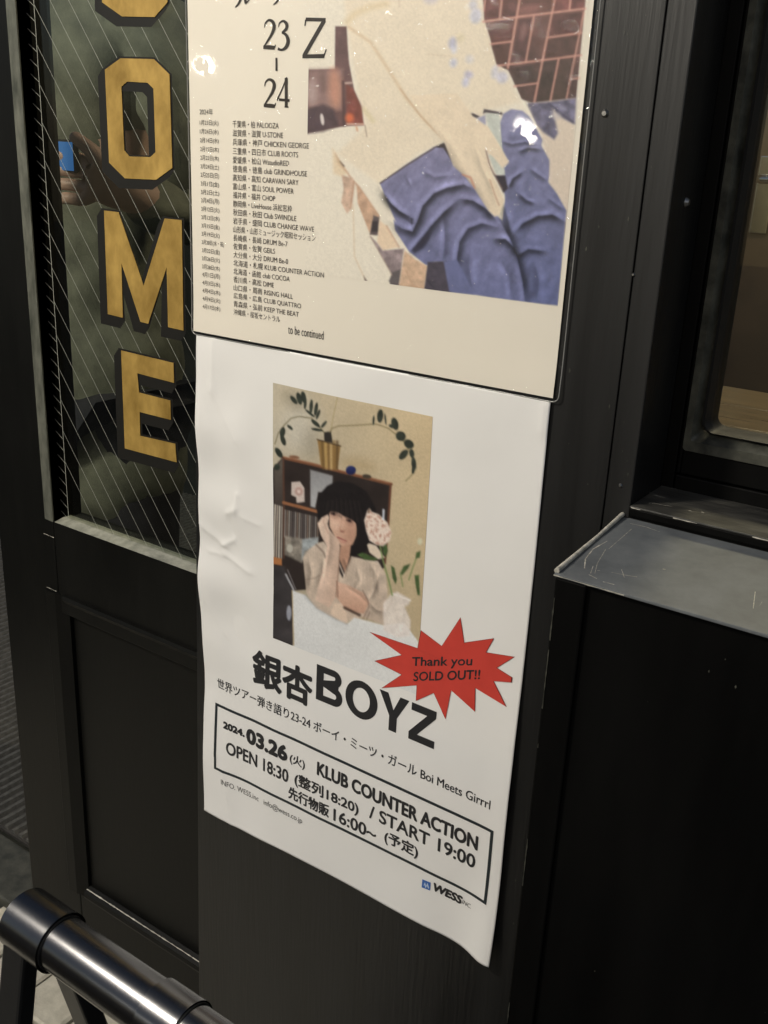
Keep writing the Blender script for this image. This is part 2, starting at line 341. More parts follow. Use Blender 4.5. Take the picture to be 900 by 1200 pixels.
# ================================================================== DOOR
DY = 0.045; GY = 0.060
dxl = T(38, 1043, DY)[0]
gl = T(31, 0, GY); glx = T(64, 606, GY)[0]; glz = T(64, 606, GY)[2]; blx = T(62, 609, DY)[0] ; blz = T(62.3, 611, DY)[2]
door = thing('door', 'black panelled door with gold lettered glass beside the poster pillar', 'door', (-0.95, DY, 0.02))
DR = -0.74
box('stile', (dxl, DY, 0.03), (blx, DY + 0.05, ZT), 'blackdoor', door, bev=0.002)
mo_x = T(59, 740, DY)[0]; mi_x = T(79, 740, DY)[0]; mo_z = T(57, 690, DY)[2]; mi_z = T(72, 712, DY)[2]; mb_z = T(95.3, 1038, DY)[2]
box('lock_rail', (blx + 0.0003, DY + 0.0004, mo_z - 0.03), (DR, DY + 0.05, blz), 'blackdoor', door, bev=0.0012)
box('bottom_rail', (blx + 0.0003, DY + 0.0004, 0.03), (DR, DY + 0.05, mb_z - 0.018), 'blackdoor', door, bev=0.0012)
box('panel', (blx + 0.0006, DY + 0.012, mb_z - 0.03), (DR, DY + 0.03, mo_z - 0.02), 'blackdoor', door)
# raised moulding round the lower panel: three bars with a bevelled inner slope
def bar_v(x0, x1, z0, z1):
    return prism('moulding', [(x0, DY + 0.02), (x0, DY - 0.003), (x0 + 0.003, DY - 0.005), (x0 + (x1 - x0) * .55, DY - 0.004), (x1, DY + 0.006), (x1, DY + 0.02)], 'z', z0, z1, 'blackdoor', door)
bar_v(mo_x + 0.0012, mi_x, mb_z - 0.016, mo_z)
prism('moulding', [(DY + 0.02, mb_z - 0.017), (DY - 0.003, mb_z - 0.017), (DY - 0.0045, mb_z - 0.012), (DY - 0.003, mb_z - 0.006), (DY + 0.009, mb_z), (DY + 0.02, mb_z)], 'x', mi_x - 0.001, DR, 'blackdoor', door)
prism('moulding', [(DY + 0.02, mo_z), (DY - 0.003, mo_z), (DY - 0.0045, mo_z - 0.005), (DY + 0.006, mi_z), (DY + 0.02, mi_z)], 'x', mi_x - 0.001, DR, 'blackdoor', door)
ribbon('worn_or_highlight_edge', [(mi_x, DY + 0.0020, mb_z - 0.0022), (DR, DY + 0.0020, mb_z - 0.0022)], 0.0022, door, gap=0.02, seed=51, m='worn', nrm=(0, -1, .9))  # highlight on the bottom moulding's slope, painted in as a pale strip
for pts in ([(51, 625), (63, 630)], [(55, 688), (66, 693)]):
    ribbon('worn_or_highlight_edge', [tuple(T(*p, DY - 0.0062)) for p in pts], 0.0016, door, gap=0, seed=52)  # first mark is a worn corner, second a painted highlight on the moulding
box('edge_plate', (dxl - 0.004, DY + 0.008, T(8, 790, DY)[2]), (dxl + 0.001, DY + 0.03, T(5, 712, DY)[2]), 'steel', door, bev=0.001)
# glazing beads
prism('glazing_bead', [(blx, DY + 0.02), (blx, DY - 0.001), (blx + 0.003, DY - 0.002), (glx - 0.001, DY - 0.0005), (glx + 0.001, GY - 0.002), (glx + 0.001, GY + 0.01)], 'z', blz, ZT, mat('pale_bead', (0.04, 0.043, 0.034), 0.4, 0.5, col2=(0.15, 0.152, 0.125), nscale=45, stretch=(1, 1, .4)), door)
prism('glazing_bead', [(DY + 0.02, blz), (DY - 0.001, blz), (DY - 0.002, blz + 0.001), (GY - 0.002, blz + 0.0042), (GY + 0.01, blz + 0.0042)], 'x', blx + 0.006, DR, mat('pale_sill_bead', (0.16, 0.165, 0.14), 0.4, 0.5, col2=(0.34, 0.34, 0.29), nscale=60), door)
cp = [(glx + 0.0022, GY - 0.0028, blz + 0.006 + i * 0.0022) for i in range(int((1.62 - blz) / 0.0022))]
tube('beaded_cord', cp, [0.0016 if i % 2 else 0.0007 for i in range(len(cp))], mat('cord_paint', (0.12, 0.125, 0.10), 0.4, 0.5), door, n=8)
pane = box('glass_pane', (glx - 0.004, GY, blz - 0.004), (DR, GY + 0.005, ZT), 'glass', door)
def flat(name, poly, Y, th, m, parent, holes=()):
    # a thin plate from outlines given as picture measurements on plane Y
    pts = [T(*p, Y) for p in poly]
    cu = bpy.data.curves.new('tmp', 'CURVE'); cu.dimensions = '2D'; cu.fill_mode = 'BOTH'
    for ring in [poly] + list(holes):
        s = cu.splines.new('POLY'); s.points.add(len(ring) - 1); s.use_cyclic_u = True
        for k, p in enumerate(ring):
            q = T(*p, Y); s.points[k].co = (q[0], q[2], 0, 1)
    cu.extrude = th / 2
    o = bpy.data.objects.new('tmp', cu); C.objects.link(o)
    dg = bpy.context.evaluated_depsgraph_get(); dg.update(); me = bpy.data.meshes.new_from_object(o.evaluated_get(dg))
    V = [(v.co.x, Y - v.co.z - th / 2, v.co.y) for v in me.vertices]; Fc = [tuple(p.vertices) for p in me.polygons]
    bpy.data.objects.remove(o); bpy.data.curves.remove(cu); bpy.data.meshes.remove(me)
    return mesh_obj(name, V, Fc, m, parent)
z3 = lambda pts, oy=0: [(x / 3, oy + y / 3) for x, y in pts]
letters = [
    ('C', [(352, -250), (405, -292), (530, -288), (580, -235), (582, -140), (525, -145), (523, -200), (505, -212), (430, -215), (410, -198), (418, -40), (436, -24), (512, -22), (531, -40), (529, -75), (586, -70), (590, 8), (545, 60), (430, 58), (360, 8)], [], 0),
    ('O', [(370, 245), (425, 205), (542, 208), (597, 262), (607, 590), (550, 632), (440, 627), (385, 572)], [[(428, 305), (448, 287), (520, 291), (541, 312), (548, 535), (530, 552), (456, 550), (438, 528)]], 0),
    ('M', [(367, 740), (418, 746), (506, 1005), (580, 768), (640, 774), (646, 1162), (592, 1150), (587, 940), (522, 1138), (495, 1131), (428, 925), (433, 1117), (380, 1104)], [], 0),
    ('E', [(427, 152), (611, 196), (613, 266), (484, 232), (490, 300), (600, 328), (602, 396), (492, 368), (494, 452), (617, 480), (622, 545), (440, 496)], [], 360)]
for nm, out, holes, oy in letters:
    o = flat('letter', z3(out, oy), GY - 0.0008, 0.0006, 'gold', door, [z3(h, oy) for h in holes])
    tag(o, 'gold leaf letter ' + nm + ' on the door glass')
    # black drop shade: outline grown and carried down to the left
    cx = np.mean([p[0] for p in out]); cy = np.mean([p[1] for p in out])
    def grow(ring, s):
        r = np.array(ring, float); n = len(r); A_ = 0.5 * sum(r[i][0] * r[(i + 1) % n][1] - r[(i + 1) % n][0] * r[i][1] for i in range(n)); sg = 1 if A_ > 0 else -1
        res = []
        for i in range(n):
            d1 = r[i] - r[i - 1]; d2 = r[(i + 1) % n] - r[i]; d1 /= np.linalg.norm(d1); d2 /= np.linalg.norm(d2)
            n1 = np.array([d1[1], -d1[0]]) * sg; n2 = np.array([d2[1], -d2[0]]) * sg; b_ = n1 + n2; b_ /= max(0.5, np.dot(b_, b_) / 2) if np.linalg.norm(b_) > 0 else 1
            res.append(tuple(r[i] + b_ * s))
        return res
    V = []; Fc = []
    for k in range(5):
        off = (-15 * k / 4 - 2, 24 * k / 4 + 2)
        ring = [(p[0] + off[0], p[1] + off[1]) for p in grow(out, 9)]
        hs = [[(p[0] + off[0], p[1] + off[1]) for p in grow(h, -7)] for h in holes]
        t_ = flat('tmp', z3(ring, oy), GY - 0.00012 - 0.00008 * k, 0.00002, 'lettershade', None, [z3(h, oy) for h in hs])
        b0 = len(V); V += [tuple(v.co) for v in t_.data.vertices]; Fc += [tuple(b0 + i for i in p.vertices) for p in t_.data.polygons]
        bpy.data.objects.remove(t_)
    mesh_obj('letter_shade', V, Fc, 'lettershade', o)
# etched lines on the glass
ex0 = T(80, 600, GY)[0]
def strip2(x0, z0, x1, z1, wd, name='etched_line', m='etch', par=None):
    d = Vector((x1 - x0, 0, z1 - z0)); L = d.length
    if L < 0.004: return
    d /= L; s = Vector((-d.z, 0, d.x)) * wd / 2; a_ = Vector((x0, GY - 0.00006, z0)); b_ = Vector((x1, GY - 0.00006, z1))
    return mesh_obj(name, [a_ - s, a_ + s, b_ + s, b_ - s], [(0, 1, 2, 3)], m, par or pane)
pA = T(215 / 3, 360 + 235 / 3, GY); pB = T(520 / 3, 360 + 850 / 3, GY)
slope = (pB[2] - pA[2]) / (pB[0] - pA[0])
zlo = blz + 0.0043; zhi = 1.62
# spacing measured along the bottom edge of the glass
q1 = T(640 / 3, 360 + 893 / 3, GY)[0]; q2 = T(578 / 3, 360 + 870 / 3, GY)[0]; stp = q1 - q2
k = 0
xs = q2 - 16 * stp
for i in range(60):
    xb = q2 + (i - 4) * stp                                  # where the line meets the bottom of the glass
    # x = xb + (z - zlo)/slope ; clip to x in [ex0, DR]
    za, zb = zlo, zhi
    xa = xb + (za - zlo) / slope; xb2 = xb + (zb - zlo) / slope
    xr = min(DR, xa); xl = max(ex0, xb2)
    if xr <= xl: continue
    strip2(xl, zlo + (xl - xb) * slope, xr, zlo + (xr - xb) * slope, 0.0006)
strip2(ex0, zlo, ex0, zhi, 0.0010)
ex1 = T(68, 600, GY)[0]
for i in range(46):
    z_ = zlo + 0.012 + i * 0.0165
    strip2(ex1, z_, ex0 - 0.0008, z_ - 0.0135, 0.0006)

# ================================================================== OPENING LEFT OF THE DOOR AND ROOM BEHIND
thy = G(20, 1030)[1]
th = box('threshold', (-4.2, thy - 0.06, -0.02), (dxl - 0.004, thy + 0.05, 0.018), 'stone', bev=0.004); tag(th, kind='structure')
fl = box('interior_floor', (-4.2, 0.16, -0.25), (3.2, 3.2, -0.004), 'darkroom'); tag(fl, kind='structure')
bw = box('interior_wall', (-4.2, 3.0, -0.004), (-0.9, 3.1, 3.0), 'darkroom'); tag(bw, kind='structure')
bw2 = box('interior_wall', (-0.9, 2.0, -0.004), (3.2, 2.1, 3.0), 'brownwall'); tag(bw2, kind='structure')
mt = thing('door_mat', 'grey ribbed entrance mat on the floor inside the doorway', 'mat', (-1.9, 0.9, 0))
box('backing', (-2.9, thy + 0.07, -0.003), (-1.0, 1.9, 0.004), 'mat', mt)
V = []; Fc = []; n = 0
for i in range(82):
    x = -2.88 + i * 0.0228
    for (dx, z) in ((0, .0042), (.003, .011), (.011, .011), (.014, .0042)):
        V.append((x + dx, thy + 0.075, z)); V.append((x + dx, 1.89, z))
    for k in range(3): Fc.append((n + 2 * k, n + 2 * k + 2, n + 2 * k + 3, n + 2 * k + 1))
    Fc.append((n, n + 2, n + 4, n + 6)); n += 8
rib = mesh_obj('ribs', V, Fc, mat('ribbed_mat_pile', (0.10, 0.098, 0.09), 0.9, 0.2, noise=0.3, nscale=80, bump=0.4, bscale=300), mt)
# counter inside the right window
cz = pz0 - 0.06; cfar = G(868, 455, Z=cz)[1]
ctr = thing('counter', 'pale brown wooden counter inside behind the window glass', 'counter', (0.4, 0.4, 0))
for i in range(4):
    ya = 0.14 + (cfar - 0.14) * i / 4; yb = 0.14 + (cfar - 0.14) * (i + 1) / 4
    box('plank', (-0.85, ya + 0.0008, cz - 0.03), (2.2, yb - 0.0008, cz), 'wood', ctr, bev=0.0015)
box('base', (-0.8, 0.2, -0.004), (2.1, cfar - 0.06, cz - 0.0305), 'brownwall', ctr)
idr = thing('interior_door', 'dark brown inner door with a silver lever handle seen through the window', 'door', (-0.6, 1.7, 0))
hp = T(893, 210, 1.66); 
box('leaf', (hp[0] - 0.09, 1.70, 0.0), (hp[0] + 0.75, 1.74, 2.3), 'brownwall', idr, bev=0.004)
box('frame', (hp[0] - 0.16, 1.69, 0.0), (hp[0] - 0.093, 1.76, 2.35), mat('brown_door_frame', (0.14, 0.11, 0.075), 0.5, 0.4, noise=0.2), idr, bev=0.004)
tube('handle', [(hp[0], 1.70, hp[2]), (hp[0], 1.65, hp[2]), (hp[0] + 0.02, 1.645, hp[2]), (hp[0] + 0.13, 1.645, hp[2] - 0.004)], 0.010, 'chrome', idr, n=12)
box('lock_plate', (hp[0] - 0.02, 1.692, hp[2] - 0.12), (hp[0] + 0.02, 1.6995, hp[2] + 0.05), 'chrome', idr, bev=0.003)

# ================================================================== PRINT PAINTER
def lin(c):
    c = np.asarray(c, float) / 255.0
    return np.where(c <= 0.04045, c / 12.92, ((c + 0.055) / 1.055) ** 2.4)
def fbm(x, y, s, seed=0, oct=4):
    r = np.random.default_rng(seed); out = np.zeros_like(x); amp = 1; tot = 0
    for o in range(oct):
        g = r.random((64, 64)); u = x / s * 2 ** o; v = y / s * 2 ** o; iu = np.floor(u).astype(int); iv = np.floor(v).astype(int); fu = u - iu; fv = v - iv
        fu = fu * fu * (3 - 2 * fu); fv = fv * fv * (3 - 2 * fv)
        q = lambda a_, b_: g[a_ % 64, b_ % 64]
        out += amp * ((q(iu, iv) * (1 - fu) + q(iu + 1, iv) * fu) * (1 - fv) + (q(iu, iv + 1) * (1 - fu) + q(iu + 1, iv + 1) * fu) * fv); tot += amp; amp *= 0.5
    return out / tot
class Painter:
    def __init__(s, X, Z, Y=0.0):
        s.x, s.y = topx(X, Y, Z); s.c = np.zeros(s.x.shape + (3,)) 
    def mix(s, al, col, idx=None):
        if idx is None: idx = slice(None)
        col = np.asarray(col, float)
        s.c[idx] = s.c[idx] * (1 - al[..., None]) + col * al[..., None]
    def _sel(s, pts, pad):
        p = np.asarray(pts, float); return (s.x > p[:, 0].min() - pad) & (s.x < p[:, 0].max() + pad) & (s.y > p[:, 1].min() - pad) & (s.y < p[:, 1].max() + pad)
    def poly(s, pts, col, soft=0.6, al=1.0, tex=0.0, ts=6, seed=1, col2=None, ax=(0, 1)):
        m = s._sel(pts, soft * 2); x = s.x[m]; y = s.y[m]
        if x.size == 0: return
        p = np.asarray(pts, float); ins = np.zeros(x.shape, bool); dm = np.full(x.shape, 1e9)
        for i in range(len(p)):
            a_ = p[i - 1]; b_ = p[i]; d = b_ - a_; L = d @ d + 1e-9
            t = np.clip(((x - a_[0]) * d[0] + (y - a_[1]) * d[1]) / L, 0, 1); dm = np.minimum(dm, np.hypot(x - a_[0] - t * d[0], y - a_[1] - t * d[1]))
            if a_[1] != b_[1]:
                cr = ((a_[1] > y) != (b_[1] > y)) & (x < (b_[0] - a_[0]) * (y - a_[1]) / (b_[1] - a_[1]) + a_[0]); ins ^= cr
        sd = np.where(ins, dm, -dm); A_ = np.clip(0.5 + sd / (2 * soft), 0, 1) * al
        c = np.broadcast_to(np.asarray(col, float), x.shape + (3,)).copy()
        if col2 is not None:
            q = x * ax[0] + y * ax[1]; t = np.clip((q - q.min()) / (np.ptp(q) + 1e-6), 0, 1); c = c * (1 - t[:, None]) + np.asarray(col2, float) * t[:, None]
        if tex: c = c * (1 + tex * (fbm(x, y, ts, seed) - 0.5)[:, None] * 2)
        s.mix(A_, c, m)
    def line(s, pts, wd, col, soft=0.6, al=1.0):
        m = s._sel(pts, wd + soft * 3); x = s.x[m]; y = s.y[m]
        if x.size == 0: return
        p = np.asarray(pts, float); dm = np.full(x.shape, 1e9)
        for a_, b_ in zip(p[:-1], p[1:]):
            d = b_ - a_; L = d @ d + 1e-9; t = np.clip(((x - a_[0]) * d[0] + (y - a_[1]) * d[1]) / L, 0, 1); dm = np.minimum(dm, np.hypot(x - a_[0] - t * d[0], y - a_[1] - t * d[1]))
        s.mix(np.clip(0.5 + (wd / 2 - dm) / (2 * soft), 0, 1) * al, np.broadcast_to(np.asarray(col, float), x.shape + (3,)), m)
    def ell(s, cx, cy, rx, ry, rot, col, soft=0.6, al=1.0, tex=0.0, ts=4, seed=2, col2=None):
        t = np.linspace(0, 2 * math.pi, 18)[:-1]; r = math.radians(rot)
        pts = [(cx + rx * math.cos(a_) * math.cos(r) - ry * math.sin(a_) * math.sin(r), cy + rx * math.cos(a_) * math.sin(r) + ry * math.sin(a_) * math.cos(r)) for a_ in t]
        s.poly(pts, col, soft, al, tex, ts, seed, col2)
def _fold(s, pts, wd, dark, light, flip=1):
    m = s._sel(pts, wd * 4); x = s.x[m]; y = s.y[m]
    if x.size == 0: return
    p = np.asarray(pts, float); n = len(p); dm = np.full(x.shape, 1e9); sd = np.zeros(x.shape); tp = np.zeros(x.shape)
    for i, (a_, b_) in enumerate(zip(p[:-1], p[1:])):
        d = b_ - a_; L = d @ d + 1e-9; t = np.clip(((x - a_[0]) * d[0] + (y - a_[1]) * d[1]) / L, 0, 1); ex = x - a_[0] - t * d[0]; ey = y - a_[1] - t * d[1]; r = np.hypot(ex, ey)
        k = r < dm; dm = np.where(k, r, dm); sd = np.where(k, np.sign(d[0] * ey - d[1] * ex) * r * flip, sd); tp = np.where(k, (i + t) / (n - 1), tp)
    fade = np.clip(np.minimum(tp, 1 - tp) * 5, 0, 1) * .85 + .15
    f = 1 - dark * fade * np.exp(-((sd - wd * .25) / np.where(sd > 0, wd * 1.5, wd * .35)) ** 2) + light * fade * np.exp(-((sd + wd * 1.0) / (wd * .8)) ** 2)
    s.c[m] = s.c[m] * f[:, None]
Painter.fold = _fold
def _finish(s, nx, grain, blur=1):
    c = s.c.reshape(-1, nx, 3)
    for _ in range(blur):
        q_ = np.pad(c, ((1, 1), (1, 1), (0, 0)), mode='edge'); c = (q_[:-2, 1:-1] + q_[2:, 1:-1] + q_[1:-1, :-2] + q_[1:-1, 2:] + 2.5 * c) / 6.5
    s.c = c.reshape(-1, 3)
    s.c *= (1 + grain * (fbm(s.x, s.y, 2.0, 91, 2) - .5) * 2 + grain * (rng.random(len(s.x)) - .5))[:, None]
Painter.finish = _finish
def zmap(ox, oy, sc_):
    return lambda pts: [(ox + x / sc_, oy + y / sc_) for x, y in pts]

# ================================================================== LOWER POSTER
LX0, LX1 = -0.7815, -0.3605; LZ1 = H - 0.2560 * D; LZ0 = H - 1.0428 * D
def seg_d(X, Z, a_, b_):
    d = b_ - a_; L = d @ d; t = np.clip(((X - a_[0]) * d[0] + (Z - a_[1]) * d[1]) / L, 0, 1)
    ex = X - a_[0] - t * d[0]; ez = Z - a_[1] - t * d[1]; sgn = np.sign(d[0] * ez - d[1] * ex); return np.hypot(ex, ez), sgn, t
creases = []
for (pa, pb, amp, wd) in [((249, 398), (248, 458), .0016, .006), ((248, 458), (275, 515), .0018, .016), ((277, 580), (275, 600), .0022, .006), ((268, 602), (277, 598), .0024, .005),
        ((238, 618), (262, 640), .0030, .010), ((262, 640), (274, 634), .0030, .006), ((245, 646), (262, 652), .0016, .006), ((262, 650), (291, 672), .0024, .007), ((285, 608), (302, 617), .0013, .006),
        ((268, 612), (275, 632), -.0016, .006), ((240, 700), (262, 742), .0012, .014), ((636, 478), (633, 505), .0018, .008), ((262, 905), (272, 968), .0016, .012), ((246, 820), (252, 880), .0014, .012)]:
    A_ = T(*pa); B_ = T(*pb); creases.append((np.array([A_[0], A_[2]]), np.array([B_[0], B_[2]]), amp, wd))
cornerX = T(555, 1060)[0]
def lower_h(X, Z):
    s = (X - LX0) / (LX1 - LX0); t = (LZ1 - Z) / (LZ1 - LZ0)
    h = 0.0022 + 0.0012 * (fbm(s * 10 + 3, t * 14 + 5, 3.0, 11, 3) - 0.5) * 2
    h = h + 0.0045 * np.exp(-(s / 0.09) ** 2) * (0.55 + 0.45 * np.sin(t * 17.0 - 0.6)) * np.clip(t * 6, 0, 1)
    h = h + 0.0022 * np.exp(-((s - .06) / 0.12) ** 2) * np.sin(t * 41 + 1.2) * np.exp(-((t - .38) / .25) ** 2)
    # bottom right corner lifts off in a soft wave
    cr = np.clip((t - 0.80) / 0.2, 0, 1) ** 1.5
    h = h + 0.0105 * cr * np.exp(-((s - 0.985) / 0.055) ** 2) - 0.0015 * cr * np.exp(-((s - .86) / .05) ** 2)
    h = h + 0.003 * np.clip((t - .9) / .1, 0, 1) ** 2 * (0.5 + 0.5 * np.sin(s * 9 + .7))
    h = h + 0.0025 * np.exp(-((s - 1) / 0.05) ** 2) * (0.5 + 0.5 * np.sin(t * 8 + 2)) * np.clip(t * 8, 0, 1)
    for a_, b_, amp, wd in creases:
        d, sg, tt = seg_d(X, Z, a_, b_)
        h = h + 0.80 * amp * np.exp(-np.abs(d / (wd * .75)) ** 1.15) * (0.75 + 0.25 * sg * np.tanh(d / wd * 4))
    h = h + 0.0011 * np.exp(-(s / .35) ** 2) * np.sin(s * 38 + 2.5 * np.sin(t * 6)) * np.clip(t * 5, 0, 1) * (1 - .6 * t)
    h = h + 0.0016 * np.exp(-((t - .02) / .07) ** 2) * (.5 + .5 * np.sin(s * 15 + 1)) + 0.0010 * np.sin(t * 7 + s * 3)
    h = h + 0.0004 * (fbm(s * 60, t * 80, 4.0, 5, 3) - 0.5)
    return np.maximum(h, 0.0006) + (LX1 - X) * 0
def place_lower(X, Z, lift):
    k_ = 0.9955; return np.stack([X * k_, -(lower_h(X, Z) + lift), H + (Z - H) * k_], -1)
def grid_mesh(name, X0, X1, Z0, Z1, nx, nz, place, m, parent, painter=None, paperlin=None, smooth=True, lift=0.0):
    xs = np.linspace(X0, X1, nx); zs = np.linspace(Z1, Z0, nz); XX, ZZ = np.meshgrid(xs, zs); X = XX.ravel(); Z = ZZ.ravel()
    V = place(X, Z, lift); me = bpy.data.meshes.new(name)
    i = np.arange(nx * nz).reshape(nz, nx); q = np.stack([i[:-1, :-1], i[1:, :-1], i[1:, 1:], i[:-1, 1:]], -1).reshape(-1, 4)
    me.vertices.add(len(V)); me.vertices.foreach_set('co', V.astype(np.float32).ravel())
    me.loops.add(q.size); me.loops.foreach_set('vertex_index', q.astype(np.int32).ravel())
    me.polygons.add(len(q)); me.polygons.foreach_set('loop_start', (np.arange(len(q)) * 4).astype(np.int32)); me.polygons.foreach_set('loop_total', np.full(len(q), 4, np.int32))
    me.update(calc_edges=True); me.validate()
    if painter is not None:
        al = painter(X, Z); at = me.color_attributes.new('ink', 'FLOAT_COLOR', 'POINT'); at.data.foreach_set('color', np.concatenate([al, np.ones((len(al), 1))], 1).astype(np.float32).ravel())
    if smooth: me.shade_smooth()
    me.materials.append(M[m]); o = bpy.data.objects.new(name, me); C.objects.link(o)
    if parent is not None: attach(o, parent)
    return o

_tc = {}
def text_geo(body):
    if body in _tc: return _tc[body]
    cu = bpy.data.curves.new('tmp', 'FONT'); cu.body = body; cu.size = 1; cu.resolution_u = 4
    o = bpy.data.objects.new('tmp', cu); C.objects.link(o); dg = bpy.context.evaluated_depsgraph_get(); dg.update()
    me = bpy.data.meshes.new_from_object(o.evaluated_get(dg)); V = np.array([v.co[:2] for v in me.vertices]); Fc = [tuple(p.vertices) for p in me.polygons]
    bpy.data.objects.remove(o); bpy.data.curves.remove(cu); bpy.data.meshes.remove(me); _tc[body] = (V, Fc); return V, Fc
def put_text(name, body, X0, X1, Z0, Z1, place, m, parent, bold=0.0, lift=0.0004, shear=0.0):
    V, Fc = text_geo(body); lo = V.min(0); hi = V.max(0)
    u = (V - lo) / (hi - lo); X = X0 + bold + u[:, 0] * (X1 - X0 - 2 * bold); Z = Z0 + bold + u[:, 1] * (Z1 - Z0 - 2 * bold)
    X = X + shear * (Z - Z0)
    AV = []; AF = []
    offs = [(0, 0)] if not bold else [(0, 0)] + [(bold * math.cos(t), bold * math.sin(t)) for t in np.linspace(0, 2 * math.pi, 9)[:-1]]
    for k, (dx, dz) in enumerate(offs):
        b0 = len(AV); AV += list(place(X + dx, Z + dz, lift + k * 0.000006)); AF += [tuple(b0 + i for i in f) for f in Fc]
    return mesh_obj(name, AV, AF, m, parent)
def text_px(name, body, L, Rr, h, place, m, parent, bold=0.0, Y=0.0, shear=0.0):
    a_ = T(*L, Y); b_ = T(*Rr, Y); hh = T(L[0], L[1] - h / 2, Y)[2] - T(L[0], L[1] + h / 2, Y)[2]; zc = (a_[2] + b_[2]) / 2
    return put_text(name, body, a_[0], b_[0], zc - hh / 2, zc + hh / 2, place, m, parent, bold, shear=shear)
def fill_px(name, poly, place, m, parent, lift=0.0004, Y=0.0, holes=()):
    t_ = flat('tmp', poly, Y, 0.0, m, None, holes)
    X = np.array([v.co.x for v in t_.data.vertices]); Z = np.array([v.co.z for v in t_.data.vertices]); Fc = [tuple(p.vertices) for p in t_.data.polygons]
    bpy.data.objects.remove(t_); return mesh_obj(name, place(X, Z, lift), Fc, m, parent)
def strokes(name, paths, place, m, parent, lift=0.0004):
    # variable width pen strokes: lists of (x, z, width)
    V = []; Fc = []
    for P_ in paths:
        P_ = np.array(P_, float)
        if len(P_) > 2:                       # smooth
            t = np.arange(len(P_)); tt = np.linspace(0, len(P_) - 1, (len(P_) - 1) * 5 + 1)
            def cr(v):
                o = []
                for q in tt:
                    i = min(int(q), len(v) - 2); f = q - i; p0 = v[max(i - 1, 0)]; p1 = v[i]; p2 = v[i + 1]; p3 = v[min(i + 2, len(v) - 1)]
                    o.append(0.5 * (2 * p1 + (p2 - p0) * f + (2 * p0 - 5 * p1 + 4 * p2 - p3) * f * f + (3 * p1 - p0 - 3 * p2 + p3) * f ** 3))
                return np.array(o)
            P_ = np.stack([cr(P_[:, k]) for k in range(3)], -1)
        b0 = len(V); n = len(P_)
        for i in range(n):
            d = P_[min(i + 1, n - 1), :2] - P_[max(i - 1, 0), :2]; d /= np.linalg.norm(d) + 1e-12; s = np.array([-d[1], d[0]]) * P_[i, 2] / 2
            V.append(P_[i, :2] + s); V.append(P_[i, :2] - s)
        for i in range(n - 1): Fc.append((b0 + 2 * i, b0 + 2 * i + 1, b0 + 2 * i + 3, b0 + 2 * i + 2))
    V = np.array(V); return mesh_obj(name, place(V[:, 0], V[:, 1], lift), Fc, m, parent)

lp = thing('sold_out_poster', 'creased white paper concert poster with red starburst taped below the laminated poster', 'poster', ((LX0 + LX1) / 2, 0, LZ0))
pp = grid_mesh('paper', LX0, LX1, LZ0, LZ1, 200, 290, place_lower, 'paper', lp)
so = pp.modifiers.new('thickness', 'SOLIDIFY'); so.thickness = 0.0003; so.offset = -1

